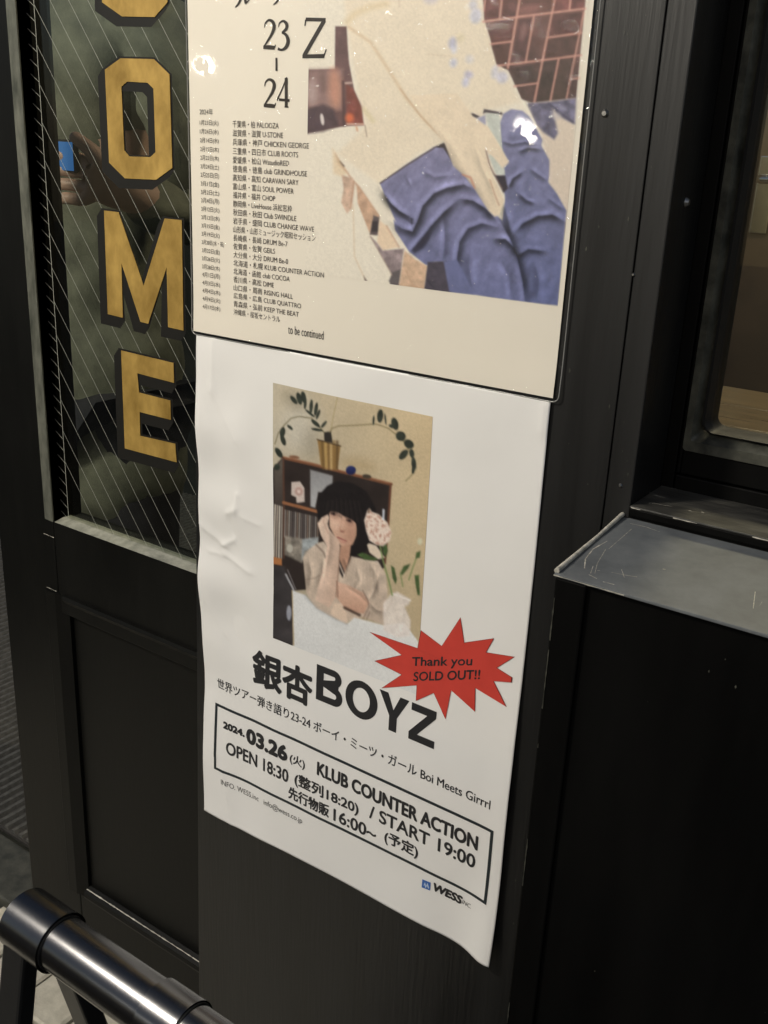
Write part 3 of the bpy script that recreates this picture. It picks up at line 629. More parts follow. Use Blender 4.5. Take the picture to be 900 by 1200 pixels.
L1 = zmap(300, 440, 3.6364); L2 = zmap(320, 560, 5.0); L3 = zmap(310, 440, 4.2857)
PAPER_L = lin((214, 210, 202))
def paint_lower(X, Z):
    P = Painter(X, Z); x, y = P.x, P.y
    g = np.clip((x - 320) / 180, 0, 1)[:, None]; v = np.clip((y - 450) / 300, 0, 1)[:, None]
    P.c[:] = np.array([178, 166, 142]) * (1 - g) + np.array([196, 174, 136]) * g
    P.c *= 1 - 0.10 * v
    P.c *= (1 + 0.10 * (fbm(x, y, 40, 3) - .5))[:, None]
    P.ell(350, 500, 22, 30, 10, (186, 178, 160), 14, .8); P.ell(345, 470, 14, 8, 40, (135, 125, 105), 7, .55); P.ell(365, 520, 10, 18, 0, (140, 132, 115), 9, .5)
    P.ell(420, 545, 20, 8, 10, (158, 135, 98), 7, .5)
    # shelf
    dk = (44, 36, 33)
    P.poly(L1([(70, 395), (118, 345), (575, 462), (545, 820), (400, 900), (150, 920), (150, 1200), (40, 1150), (50, 500)]), dk, .7, tex=.18, ts=20)
    P.poly(L1([(76, 400), (116, 352), (116, 560), (74, 550)]), (92, 84, 74), 1.5, col2=(58, 50, 46))
    P.poly(L1([(60, 815), (115, 815), (150, 920), (150, 1160), (55, 1110)]), (52, 48, 48), 2, tex=.25, ts=14)
    P.line(L1([(116, 350), (576, 464)]), 3.4, (112, 72, 50)); P.line(L1([(116, 345), (576, 459)]), 1.2, (160, 110, 80), al=.7)
    P.line(L1([(573, 466), (560, 640), (546, 800)]), 2.6, (98, 62, 46)); P.line(L1([(118, 352), (114, 780)]), 2.0, (80, 54, 42))
    P.poly(L1([(228, 402), (325, 428), (322, 500), (262, 500), (248, 565), (228, 560)]), (128, 126, 124), 1.0, col2=(165, 163, 160))
    P.poly(L1([(262, 500), (335, 500), (300, 600), (255, 590)]), (36, 30, 28), 1.2)
    P.poly(L1([(150, 455), (185, 452), (203, 480), (203, 540), (170, 545), (168, 520), (148, 510)]), (188, 172, 160), .7); P.ell(*L1([(180, 495)])[0], 4.5, 5, 0, (168, 130, 118), 1.2, .8); P.ell(*L1([(180, 495)])[0], 2, 2.4, 0, (200, 180, 168), .7)
    P.line(L1([(115, 543), (262, 583)]), 3.6, (140, 92, 62))
    for k in range(17):                        # record sleeves
        xx = 122 + k * 8.6; c = [(152, 146, 138), (108, 100, 94), (136, 116, 100), (88, 82, 80), (170, 164, 152)][(k * 7) % 5]
        P.line(L1([(xx, 575 + k * 2.0), (xx - 3, 690 + k * 2.2)]), 1.3, c, .5, .9)
    P.poly(L1([(120, 685), (262, 712), (215, 770), (190, 800), (118, 765)]), (126, 118, 106), 1.5, tex=.4, ts=6)
    P.poly(L1([(192, 700), (262, 690), (258, 725), (205, 750), (190, 790)]), (146, 150, 148), 1.2, tex=.3, ts=5); P.ell(*L1([(140, 738)])[0], 3.5, 5, 0, (170, 164, 150), 1)
    for k in range(4): P.line(L1([(78 + k * 10, 553 + k * 3), (70 + k * 11, 775 + k * 2)]), 1.8, [(186, 176, 160), (160, 148, 132), (192, 184, 168), (150, 140, 128)][k], .5)
    P.poly(L1([(66, 775), (106, 783), (105, 812), (65, 806)]), (160, 104, 62), .7)
    P.line(L1([(122, 850), (150, 905), (160, 930)]), 2.2, (150, 148, 148), .7); P.line(L1([(130, 830), (165, 915)]), 1.2, (110, 105, 104), .6); P.ell(*L1([(135, 1015)])[0], 3, 9, 0, (140, 140, 146), 1)
    # plant and pot
    P.poly(L3([(265, 322), (300, 332), (382, 352), (364, 476), (322, 470), (280, 456)]), (138, 108, 64), .7)
    for xx, c in ((285, (96, 74, 44)), (302, (176, 146, 92)), (318, (110, 84, 50)), (330, (188, 160, 112)), (345, (126, 98, 58)), (362, (84, 64, 40))): P.line(L3([(xx + 4, 332), (xx + 4 - (xx - 320) * .12, 468)]), 3.0, c, 1.2, .75)
    P.line(L3([(265, 322), (382, 355)]), 1.4, (70, 54, 36)); P.poly(L3([(300, 285), (335, 280), (342, 338), (300, 330)]), (44, 40, 36), .8)
    st = (104, 96, 70)
    P.line(L3([(335, 275), (350, 200), (372, 108)]), .9, (150, 132, 92), .5, .8)
    P.line(L3([(52, 345), (70, 290), (100, 250), (135, 215), (175, 205), (240, 214), (300, 285)]), 1.1, st, .5); P.line(L3([(328, 285), (342, 265), (375, 253), (460, 250), (560, 243), (620, 264), (690, 320), (735, 395), (748, 460), (738, 500), (708, 530)]), 1.2, (120, 108, 76), .5)
    for (cx, cy, rx, ry, rot) in [(150, 122, 26, 11, 50), (178, 115, 32, 13, 75), (200, 108, 30, 13, 80), (208, 140, 28, 7, 95), (238, 155, 36, 9, 95), (262, 168, 34, 9, 100), (272, 195, 26, 7, 112), (258, 240, 28, 10, 42), (265, 272, 30, 7, 10), (300, 245, 22, 7, -50), (232, 190, 30, 6, 40),
            (92, 285, 26, 14, 100), (95, 325, 28, 12, 70), (130, 260, 18, 7, 40), (72, 388, 30, 14, 55), (62, 460, 16, 17, 0),
            (582, 203, 34, 15, 95), (549, 225, 24, 5, 95), (608, 220, 28, 4, 85), (655, 243, 32, 17, 75), (684, 305, 26, 24, 40), (724, 345, 27, 21, 40), (697, 398, 30, 17, -50), (738, 392, 22, 12, 80), (748, 445, 34, 12, 85), (745, 475, 20, 8, 95), (640, 255, 16, 9, 20)]:
        q = L3([(cx, cy)])[0]; P.ell(q[0], q[1], rx / 4.2857, ry / 4.2857, rot, (46, 50, 42), .5, tex=.3, ts=5)
    q = L3([(432, 477)])[0]; P.ell(q[0], q[1], 6, 5.4, 0, (42, 50, 96), .6, col2=(24, 28, 60)); q = L3([(512, 508)])[0]; P.ell(q[0], q[1], 5.4, 2.6, 8, (62, 54, 44), .7); P.ell(*L3([(150, 410)])[0], 6, 2, 8, (120, 84, 62), .8)
    # sitter
    hair = (27, 23, 23)
    P.poly(L1([(255, 560), (262, 515), (300, 472), (345, 450), (410, 458), (470, 495), (510, 570), (505, 660), (488, 730), (445, 765), (398, 770), (400, 700), (300, 650), (262, 640)]), hair, 1.0, tex=.15, ts=5)
    P.poly(L2([(545, 395), (560, 385), (600, 400), (650, 470), (610, 480), (560, 440)]), (206, 188, 166), .8)
    P.poly(L2([(325, 195), (380, 205), (440, 230), (492, 275), (486, 340), (462, 392), (425, 415), (398, 408), (370, 370), (330, 290)]), (202, 166, 142), .8, col2=(176, 136, 112), ax=(1, .3))
    P.poly(L2([(390, 405), (452, 390), (445, 460), (415, 560), (380, 470)]), (172, 132, 108), 1.0)
    P.poly(L2([(318, 180), (360, 170), (430, 190), (500, 240), (505, 290), (488, 300), (480, 262), (440, 236), (405, 222), (385, 205), (345, 188), (322, 210)]), hair, .8)
    P.ell(*L2([(350, 213)])[0], 3.6, 1.5, 24, (52, 36, 32), .8); P.ell(*L2([(442, 254)])[0], 3.8, 1.5, 22, (54, 38, 34), .8); P.line(L2([(335, 196), (372, 208)]), 1.0, (70, 52, 46), .6, .8); P.line(L2([(425, 236), (470, 252)]), 1.0, (70, 52, 46), .6, .8)
    P.line(L2([(400, 250), (388, 300), (402, 318), (416, 312)]), 1.0, (160, 112, 92), .8, .8); P.ell(*L2([(402, 316)])[0], 2.6, 1.0, 10, (132, 86, 72), .8, .8); P.ell(*L2([(365, 270)])[0], 7, 6, 0, (216, 182, 158), 4, .6)
    P.line(L2([(374, 350), (395, 358), (425, 372)]), 1.5, (142, 82, 76), .7); P.ell(*L2([(405, 378)])[0], 3.4, 1.0, 15, (186, 128, 114), .8, .7)
    P.ell(*L2([(450, 330)])[0], 7, 10, 0, (168, 126, 104), 5, .5); P.ell(*L2([(385, 240)])[0], 6, 4, 20, (186, 148, 126), 3, .5); P.ell(*L2([(355, 222)])[0], 5, 3, 24, (150, 112, 96), 2.2, .5); P.ell(*L2([(446, 264)])[0], 5, 3, 22, (146, 108, 92), 2.2, .5); P.ell(*L2([(352, 212)])[0], 1.3, 1.2, 0, (26, 20, 20), .6); P.ell(*L2([(444, 253)])[0], 1.3, 1.2, 0, (26, 20, 20), .6)
    for k in range(26):
        hx = 300 + k * 8.5; P.line(L2([(hx, 120 + abs(k - 12) * 2), (hx + (k - 8) * 1.6, 185 + k * 3.2 + (k * 37 % 17))]), .8, [(38, 33, 32), (20, 17, 17), (52, 45, 42)][k % 3], .6, .7)
    P.poly(L2([(488, 280), (540, 250), (545, 420), (470, 470), (445, 455), (470, 390), (485, 340)]), hair, 1.0)
    sh = (194, 176, 156)
    P.poly(L2([(168, 470), (205, 420), (255, 385), (290, 375), (330, 430), (400, 590), (455, 462), (530, 480), (610, 490), (655, 570), (665, 690), (640, 865), (520, 820), (420, 845), (350, 825), (240, 765), (188, 680)]), sh, .8, tex=.12, ts=10, col2=(180, 160, 140))
    for k in range(9): P.line(L2([(455 + k * 18, 480 + k * 4), (420 + k * 24, 640 + k * 8)]), .7, (170, 148, 128), .6, .55)
    for k in range(7): P.line(L2([(200 + k * 14, 430 - k * 6), (195 + k * 12, 660)]), .7, (170, 150, 132), .6, .5)
    P.line(L2([(245, 395), (290, 440), (300, 470)]), 2.2, (120, 104, 92), 1, .8); P.line(L2([(185, 600), (240, 590), (262, 575)]), 1.3, (136, 118, 102), .8, .7); P.line(L2([(455, 462), (415, 585)]), 1.2, (140, 118, 100), .6, .8); P.line(L2([(380, 500), (412, 580)]), 1.4, (225, 208, 190), .6, .8)
    P.poly(L2([(255, 270), (280, 235), (318, 215), (326, 235), (316, 270), (325, 300), (385, 375), (388, 420), (378, 560), (362, 700), (320, 765), (240, 720), (262, 600), (305, 460), (312, 410), (275, 340)]), (208, 184, 164), .8, col2=(188, 158, 136), ax=(1, .2), tex=.08, ts=12)
    P.line(L2([(300, 225), (290, 260), (320, 330)]), .9, (168, 132, 112), .7, .7); P.line(L2([(388, 420), (375, 570), (360, 700)]), 1.3, (128, 98, 82), .8, .7)
    P.poly(L2([(368, 610), (430, 630), (520, 675), (558, 735), (525, 800), (470, 790), (410, 765), (365, 705)]), (206, 170, 146), .9, col2=(178, 138, 114)); P.line(L2([(368, 610), (372, 700)]), 1.6, (130, 98, 82), .9, .8)
    P.poly(L2([(350, 735), (395, 740), (420, 790), (432, 850), (405, 862), (330, 800)]), (206, 182, 158), .9); P.line(L2([(412, 765), (500, 808)]), 3.2, (70, 52, 44), 1.0, .9); P.line(L2([(520, 665), (548, 720), (555, 760), (520, 830)]), 1.3, (128, 104, 90), .8, .8); P.line(L2([(560, 790), (540, 835)]), 1, (110, 90, 80), .7, .8)
    for pts, wd, dk_, fl_ in (([(200, 480), (215, 560), (200, 660)], 3, .2, 1), ([(290, 470), (280, 560), (255, 640)], 2.4, .22, 1), ([(560, 500), (600, 580), (610, 680)], 3, .16, 1), ([(620, 560), (590, 660), (560, 720)], 2.6, .2, -1), ([(480, 520), (500, 600), (470, 660)], 2.4, .14, 1), ([(560, 740), (600, 780), (640, 790)], 2.2, .2, 1), ([(325, 300), (330, 400), (300, 560)], 3.0, .12, -1), ([(420, 640), (500, 690), (550, 740)], 2.6, .12, -1), ([(410, 470), (430, 540)], 2, .2, 1)): P.fold(L2(pts), wd, dk_, .08, fl_)
    # table and vase
    P.poly(L2([(103, 662), (180, 690), (245, 768), (350, 828), (425, 862), (470, 822), (640, 868), (760, 850), (845, 960), (850, 1300), (-50, 1300), (90, 1010), (112, 980)]), (202, 200, 194), .8, col2=(208, 205, 197), ax=(1, 0), tex=.03, ts=40)
    P.line(L2([(180, 695), (250, 772), (350, 830), (424, 862)]), 2.0, (150, 150, 152), 2.0, .55); P.line(L2([(105, 665), (114, 985)]), 1.0, (150, 120, 70), .6, .8)
    P.poly(L2([(640, 740), (680, 690), (720, 670), (800, 715), (790, 745), (765, 760), (800, 840), (796, 930), (720, 940), (640, 900)]), (214, 202, 190), 1.4, .85, tex=.1, ts=9); P.line(L2([(690, 680), (800, 722)]), 1.4, (226, 216, 204), .7, .9); P.line(L2([(690, 700), (690, 730), (660, 780)]), 1, (184, 168, 152), .9, .7); P.line(L2([(770, 770), (700, 780)]), 1, (190, 176, 160), .9, .6)
    gr = (112, 128, 78)
    for pts, wd in (([(622, 400), (640, 490), (672, 600), (692, 690)], 1.7), ([(836, 470), (810, 540), (790, 600)], 1.4), ([(690, 530), (712, 615)], 1.0), ([(740, 560), (755, 640)], 1.2)): P.line(L2(pts), wd, gr, .7)
    for pts in ([(488, 452), (520, 440), (612, 478), (585, 488), (530, 482)], [(686, 515), (706, 530), (720, 600), (712, 625), (695, 590)], [(742, 560), (760, 520), (800, 505), (785, 535), (750, 575)], [(825, 575), (850, 570), (855, 690), (842, 690), (828, 620)], [(635, 400), (660, 392), (668, 430), (655, 470), (640, 440)], [(835, 440), (860, 430), (855, 470), (830, 475)]): P.poly(L2(pts), (66, 84, 48), .7, tex=.3, ts=4)
    P.ell(*L2([(856, 375)])[0], 3, 4, 0, (196, 190, 160), .9)
    P.poly(L2([(548, 195), (562, 180), (575, 200), (615, 215), (665, 262), (690, 320), (680, 370), (640, 402), (600, 395), (560, 370), (540, 310), (530, 250)]), (216, 196, 178), 1.0)
    m = P._sel(L2([(520, 180), (700, 410)]), 0); n = fbm(x[m], y[m], 2.6, 9, 3); sel = (P.c[m][:, 0] > 208) & (P.c[m][:, 2] < 190); cc = P.c[m]; k_ = np.clip((n - .52) * 5, 0, .8)[:, None] * sel[:, None]; cc = cc * (1 - k_) + np.array([172, 126, 106]) * k_; P.c[m] = cc
    P.line(L2([(560, 188), (556, 205)]), 2, (96, 78, 60), .8, .8); P.line(L2([(644, 190), (642, 245)]), 2.4, (200, 204, 210), .7, .9)
    P.finish(190, .035)
    return np.clip(lin(P.c) / PAPER_L * 0.79, 0.004, 0.82)
q = [T(322.6, 449), T(507.6, 487.3), T(316, 747), T(420, 789)]
grid_mesh('printed_photo', (q[0][0] + q[2][0]) / 2, q[1][0] - 0.0005, (q[2][2] + q[3][2]) / 2, q[0][2], 190, 290, place_lower, 'photo', lp, paint_lower, lift=0.00025)

ZA = zmap(220, 720, 2.25)
# title: two characters and four heavy letters
text_px('printed_title', '銀杏', *ZA([(167, 142), (327, 196)]), 42, place_lower, 'ink', lp, bold=0.0016)
def poly_glyphs(name, X0, Z0, Z1, wds, place, m, parent):
    Hh = Z1 - Z0; o = []
    x = X0; V = []; Fc = []
    st = 0.225 * Hh
    def add(rings):
        cu = bpy.data.curves.new('tmp', 'CURVE'); cu.dimensions = '2D'; cu.fill_mode = 'BOTH'
        for ring in rings:
            s = cu.splines.new('POLY'); s.points.add(len(ring) - 1); s.use_cyclic_u = True
            for k, p in enumerate(ring): s.points[k].co = (p[0] * 100, p[1] * 100, 0, 1)
        ob = bpy.data.objects.new('tmp', cu); C.objects.link(ob); dg = bpy.context.evaluated_depsgraph_get(); dg.update(); me = bpy.data.meshes.new_from_object(ob.evaluated_get(dg))
        b0 = len(V)
        V.extend([(v.co.x / 100, v.co.y / 100) for v in me.vertices]); Fc.extend([tuple(b0 + i for i in p.vertices) for p in me.polygons])
        bpy.data.objects.remove(ob); bpy.data.curves.remove(cu); bpy.data.meshes.remove(me)
    def arc(cx, cz, rx, rz, a0, a1, n=14):
        return [(cx + rx * math.cos(math.radians(t)), cz + rz * math.sin(math.radians(t))) for t in np.linspace(a0, a1, n)]
    # B
    w_ = wds[0]; zm = Z0 + Hh * 0.53; r1 = (Z1 - zm) / 2; r2 = (zm - Z0) / 2
    outer = [(x, Z0)] + arc(x + w_ - r2, Z0 + r2, r2, r2, -90, 62) + arc(x + w_ * .94 - r1, Z1 - r1, r1, r1, -50, 90) + [(x, Z1)]
    h1 = [(x + st, zm + st * .38)] + arc(x + w_ * .94 - r1, Z1 - r1, r1 - st * .88, r1 - st * .82, -90, 90) + [(x + st, Z1 - st * .82)]
    h2 = [(x + st, Z0 + st * .82)] + arc(x + w_ - r2, Z0 + r2, r2 - st * .88, r2 - st * .85, -90, 90) + [(x + st, zm - st * .42)]
    add([outer, h1, h2]); x += w_ + wds[4]
    # O
    w_ = wds[1]; add([arc(x + w_ / 2, (Z0 + Z1) / 2, w_ / 2, Hh * .52, 0, 350, 36), arc(x + w_ / 2, (Z0 + Z1) / 2, w_ / 2 - st * 1.02, Hh * .52 - st * .85, 0, 350, 36)]); x += w_ + wds[4] * .4
    # Y
    w_ = wds[2]; c_ = x + w_ / 2
    add([[(x, Z1), (x + st * 1.15, Z1), (c_, Z0 + Hh * .58), (x + w_ - st * 1.15, Z1), (x + w_, Z1), (c_ + st / 2, Z0 + Hh * .40), (c_ + st / 2, Z0), (c_ - st / 2, Z0), (c_ - st / 2, Z0 + Hh * .40)]]); x += w_ + wds[4] * .4
    w_ = wds[3]
    add([[(x + w_ * .05, Z1), (x + w_, Z1), (x + w_, Z1 - st * .85), (x + w_ * .33, Z0 + st * .9), (x + w_, Z0 + st * .9), (x + w_, Z0), (x, Z0), (x, Z0 + st * .9), (x + w_ * .66, Z1 - st * .9), (x + w_ * .05, Z1 - st * .9)]])
    V = np.array(V); return mesh_obj(name, place(V[:, 0], V[:, 1], 0.0004), Fc, m, parent)
b1 = T(*ZA([(336, 210)])[0]); b2 = T(*ZA([(650, 310)])[0]); zb = T(*ZA([(650, 356)])[0])[2]; zt_ = T(*ZA([(650, 256)])[0])[2]
ww = b2[0] - b1[0]
poly_glyphs('printed_title', b1[0], zb, zt_, [ww * .235, ww * .275, ww * .245, ww * .205, ww * .025], place_lower, 'ink', lp)
text_px('printed_line', '世界ツアー弾き語り23-24 ボーイ・ミーツ・ガール Boi Meets Girrrl', *ZA([(75, 188), (801, 492)]), 12, place_lower, 'ink', lp, bold=0.00012)
# ruled box
def ruled(poly_out, wd):
    c_ = [T(*p) for p in poly_out]; xs0 = (c_[0][0] + c_[3][0]) / 2; xs1 = (c_[1][0] + c_[2][0]) / 2; zt0 = (c_[0][2] + c_[1][2]) / 2; zb0 = (c_[2][2] + c_[3][2]) / 2
    P_ = []
    def side(a_, b_): 
        n = 40; return [(a_[0] + (b_[0] - a_[0]) * k / n, a_[1] + (b_[1] - a_[1]) * k / n, wd) for k in range(n + 1)]
    h_ = wd / 2
    strokes('ruled_frame', [side((xs0, zt0 - h_), (xs1, zt0 - h_)), side((xs1 - h_, zt0 - wd), (xs1 - h_, zb0 + wd)), side((xs1, zb0 + h_), (xs0, zb0 + h_)), side((xs0 + h_, zb0 + wd), (xs0 + h_, zt0 - wd))], place_lower, 'inkteal', lp)
ruled(ZA([(74, 234), (808, 568), (793, 760), (71, 405)]), 0.0036)
text_px('printed_line', '2024.', *ZA([(93, 290), (148, 316)]), 8.5, place_lower, 'ink', lp, bold=0.0008)
text_px('printed_line', '03.26', *ZA([(152, 322), (262, 367)]), 18.0, place_lower, 'ink', lp, bold=0.0015)
text_px('printed_line', '(火)', *ZA([(268, 380), (308, 398)]), 13, place_lower, 'ink', lp, bold=0.0003)
text_px('printed_line', 'KLUB COUNTER ACTION', *ZA([(340, 418), (768, 590)]), 16, place_lower, 'ink', lp, bold=0.0008)
text_px('printed_line', 'OPEN 18:30', *ZA([(102, 350), (265, 428)]), 14.5, place_lower, 'ink', lp, bold=0.0005)
text_px('printed_line', '(整列18:20)', *ZA([(281, 434), (450, 516)]), 17, place_lower, 'ink', lp, bold=0.0005)
text_px('printed_line', '/ START 19:00', *ZA([(478, 530), (760, 642)]), 15.5, place_lower, 'ink', lp, bold=0.0005)
text_px('printed_line', '先行物販', *ZA([(265, 470), (373, 518)]), 14.5, place_lower, 'ink', lp, bold=0.0005)
text_px('printed_line', '16:00~', *ZA([(384, 530), (496, 579)]), 14.5, place_lower, 'ink', lp, bold=0.0005)
text_px('printed_line', '(予定)', *ZA([(518, 588), (607, 628)]), 17, place_lower, 'ink', lp, bold=0.0005)
text_px('printed_line', 'INFO. WESS.inc   info@wess.co.jp', *ZA([(92, 440), (302, 546)]), 8.0, place_lower, 'inkgrey', lp)
text_px('printed_logo', 'WESS', *ZA([(642, 719), (720, 752)]), 10.5, place_lower, 'ink', lp, bold=0.0008, shear=0.22)
text_px('printed_logo', 'INC.', *ZA([(722, 759), (747, 769)]), 5, place_lower, 'inkgrey', lp, shear=0.22)
fill_px('logo_square', ZA([(618, 699), (640, 708), (638, 729), (616, 720)]), place_lower, 'blueink', lp)
fill_px('logo_mark', ZA([(621, 716), (625, 706), (628, 716), (632, 708), (636, 722), (634, 724), (630, 716), (627, 723), (624, 714)]), place_lower, 'paleink', lp, lift=0.0006)
ZS = zmap(420, 710, 4.5)
burst = [(50, 140), (308, 225), (325, 130), (436, 213), (535, 62), (556, 195), (714, 172), (673, 246), (823, 270), (730, 328), (811, 378), (808, 405), (713, 398), (783, 533), (616, 435), (614, 560), (487, 447), (458, 600), (394, 462), (300, 503), (303, 422), (118, 436), (222, 366), (77, 294), (222, 262)]
fill_px('starburst', ZS(burst), place_lower, 'reddark', lp, lift=0.0005)
cxb = sum(p[0] for p in burst) / len(burst); cyb = sum(p[1] for p in burst) / len(burst)
fill_px('starburst', ZS([(cxb + (p[0] - cxb) * .985, cyb + (p[1] - cyb) * .985) for p in burst]), place_lower, 'red', lp, lift=0.0007)
def text_rot(name, body, L, Rr, h, m, bold):
    # lettering set along a slanted baseline on the poster
    a_ = T(*L); b_ = T(*Rr); V, Fc = text_geo(body); lo = V.min(0); hi = V.max(0); u = (V - lo) / (hi - lo)
    hh = T(L[0], L[1] - h / 2)[2] - T(L[0], L[1] + h / 2)[2]
    AV = []; AF = []
    for k, (dx, dz) in enumerate([(0, 0), (bold, 0), (-bold, 0), (0, bold), (0, -bold)]):
        X = a_[0] + u[:, 0] * (b_[0] - a_[0]) + dx; Z = a_[2] + u[:, 0] * (b_[2] - a_[2]) + (u[:, 1] - .5) * hh + dz
        b0 = len(AV); AV += list(place_lower(X, Z, 0.0009 + k * 6e-6)); AF += [tuple(b0 + i for i in f) for f in Fc]
    mesh_obj(name, AV, AF, m, lp)
text_rot('printed_line', 'Thank you', *ZS([(280, 303), (598, 298)]), 13.5, 'ink', 0.0003)
text_rot('printed_line', 'SOLD OUT!!', *ZS([(289, 375), (640, 362)]), 10.5, 'ink', 0.0003)

# ================================================================== UPPER LAMINATED POSTER
up = thing('tour_poster', 'laminated tour date poster with a photograph of blue jeans', 'poster', (-0.57, 0, H - 0.2545 * D))
UX0 = -0.7825; UX1 = T(694.5, 0)[0]; UX1 = T(650, 460)[0]; UZ0 = H - 0.2515 * D; UZ1 = UZ0 + 0.60
FX0, FX1, FZ0, FZ1 = UX0 - 0.0015, T(657, 464)[0], H - 0.2560 * D + 0.0005, UZ1 + 0.008
def upper_h(X, Z):
    s = (X - UX0) / (UX1 - UX0); t = (UZ1 - Z) / 0.6
    return 0.0016 + 0.0007 * (fbm(s * 8 + 1, t * 10 + 2, 3.0, 31, 3) - .5) * 2 + 0.0012 * np.exp(-((Z - UZ0) / .02) ** 2) * (.5 + .5 * np.sin(s * 7 + 1))
def place_upper(X, Z, lift):
    return np.stack([X, -(upper_h(X, Z) + lift), Z], -1)
grid_mesh('paper', UX0, UX1, UZ0, UZ1, 60, 80, place_upper, 'glossypaper', up)
T2 = zmap(350, 0, 5.0); T3 = zmap(520, 0, 4.7368); T4 = zmap(430, 120, 3.75); T5 = zmap(360, 130, 5.456); T1 = zmap(200, 0, 3.0)
PAPER_U = lin((226, 216, 198))
def paint_upper(X, Z):
    P = Painter(X, Z); x, y = P.x, P.y
    P.c[:] = (226, 216, 198)
    # jacket: hardly darker than the paper
    P.poly(T2([(290, 155), (250, -200), (860, -300), (1090, 60), (1180, 350), (1300, 600), (1130, 640), (1000, 750), (860, 835), (700, 900), (480, 1080), (230, 900), (400, 740), (370, 620)]), (224, 208, 184), 3, .75, tex=.03, ts=30)
    P.line(T2([(290, 130), (340, 80), (420, 45), (520, 25)]), 7, (212, 190, 150), 3.5, .55); P.line(T2([(300, 160), (430, 250), (540, 420), (640, 580), (740, 700), (850, 810)]), 3.0, (206, 180, 146), 1.8, .7); P.line(T2([(600, 520), (720, 680), (850, 815)]), 1.1, (190, 156, 122), .7, .7)
    P.line(T2([(385, 640), (420, 680), (440, 710)]), 5, (210, 196, 156), 2, .6); P.line(T2([(760, 320), (900, 330)]), 1.0, (204, 184, 160), .8, .6); P.line(T2([(595, -10), (598, 40)]), 1.5, (200, 180, 160), 1, .6)
    # brick wall
    wall_ = T3([(222, -60), (232, 110), (265, 215), (275, 260), (300, 358), (365, 392), (412, 488), (440, 552), (505, 576), (600, 566), (742, 545), (800, -60)])
    P.poly(wall_, (122, 82, 74), .7, tex=.25, ts=16, col2=(78, 60, 56))
    for pts, c in (([(600, 90), (780, 70), (765, 180), (590, 205)], (88, 56, 52)), ([(425, 110), (495, 100), (455, 335), (385, 345)], (92, 62, 60)), ([(375, 380), (545, 355), (525, 455), (400, 470)], (74, 58, 54)), ([(555, 345), (635, 335), (595, 555), (520, 565)], (68, 54, 50)), ([(650, 335), (730, 325), (690, 545), (610, 556)], (72, 56, 50)), ([(590, 220), (760, 195), (740, 300), (565, 325)], (82, 58, 52)), ([(270, 255), (372, 240), (360, 350), (305, 360)], (86, 62, 56)), ([(245, 130), (400, 110), (380, 225), (275, 240)], (92, 60, 56)), ([(230, -20), (315, -20), (310, 100), (235, 110)], (104, 66, 62)), ([(340, -20), (420, -20), (405, 95), (328, 105)], (98, 64, 60)), ([(630, -20), (790, -20), (785, 45), (612, 68)], (116, 70, 66))):
        P.poly(T3(pts), c, 1.0, .8, tex=.3, ts=9)
    P.ell(*T3([(450, 175)])[0], 4, 10, 12, (150, 112, 108), 3, .6); P.ell(*T3([(490, 45)])[0], 12, 4, -8, (150, 98, 92), 3, .6)
    mo = (200, 148, 132)
    for a_, b_, wd in (((432, -20), (363, 378), 2.6), ((627, -20), (508, 575), 2.5), ((785, 70), (688, 548), 2.0), ((331, -20), (318, 105), 2.3), ((240, -20), (231, 60), 2), ((713, -20), (705, 55), 2.4), ((508, 92), (463, 342), 2.2), ((645, 330), (598, 562), 2.2), ((228, 122), (420, 96), 2.6), ((420, 96), (792, 50), 2.6), ((308, 366), (560, 335), 2.4), ((560, 335), (770, 308), 2.2), ((268, 246), (380, 232), 2.2), ((588, 210), (772, 184), 2.2), ((398, 480), (527, 463), 2.1), ((712, 440), (758, 434), 2.0)):
        P.line(T3([a_, b_]), wd, mo, .7, .92)
    # pavement and leaf shade at the right
    P.poly(T3([(470, 575), (742, 545), (700, 1300), (640, 1300), (560, 800)]), (212, 196, 178), 1.2)
    P.poly(T3([(470, 575), (600, 566), (742, 545), (735, 690), (690, 670), (640, 640), (610, 600), (640, 740), (620, 775), (560, 735), (520, 690)]), (104, 100, 122), 1.6, tex=.35, ts=7)
    P.line(T3([(590, 575), (640, 620), (725, 680)]), 2.4, (70, 66, 84), 1.0, .8); P.ell(*T3([(630, 645)])[0], 6, 4, 20, (196, 186, 182), 2.5, .8); P.ell(*T3([(655, 595)])[0], 8, 2.5, 25, (150, 148, 170), 2, .7)
    # printed flowers on the jacket
    for cx, cy, r, rr, c in ((55, 240, 4.5, 7, (176, 176, 202)), (65, 275, 3, 5, (196, 196, 210)), (60, 350, 4, 5, (188, 190, 212)), (145, 415, 5, 4, (176, 172, 200)), (128, 455, 4, 6, (184, 184, 208)), (330, 430, 7, 7, (190, 188, 206)), (290, 400, 4, 8, (200, 198, 210)), (185, 90, 7, 9, (190, 190, 206)), (170, 30, 5, 6, (198, 196, 208)), (150, 330, 5, 5, (210, 204, 204)), (100, 210, 5, 5, (216, 202, 172))):
        q = T3([(cx, cy)])[0]; P.ell(q[0], q[1], r, rr, 15, c, 2.6, .75, tex=.15, ts=3)
    q = T2([(780, 5)])[0]; P.ell(q[0], q[1], 8, 4, 0, (196, 188, 196), 3, .7)
    # jeans
    j1, j2 = (134, 131, 160), (106, 110, 146)
    P.poly(T4([(62, 357), (180, 270), (295, 198), (350, 182), (382, 262), (430, 318), (480, 375), (560, 480), (600, 520), (690, 700), (760, 900), (620, 868), (480, 845), (366, 832), (342, 700), (300, 700), (265, 715), (190, 655), (128, 560), (122, 515), (132, 525), (95, 440)]), j1, .7, tex=.10, ts=9, col2=j2)
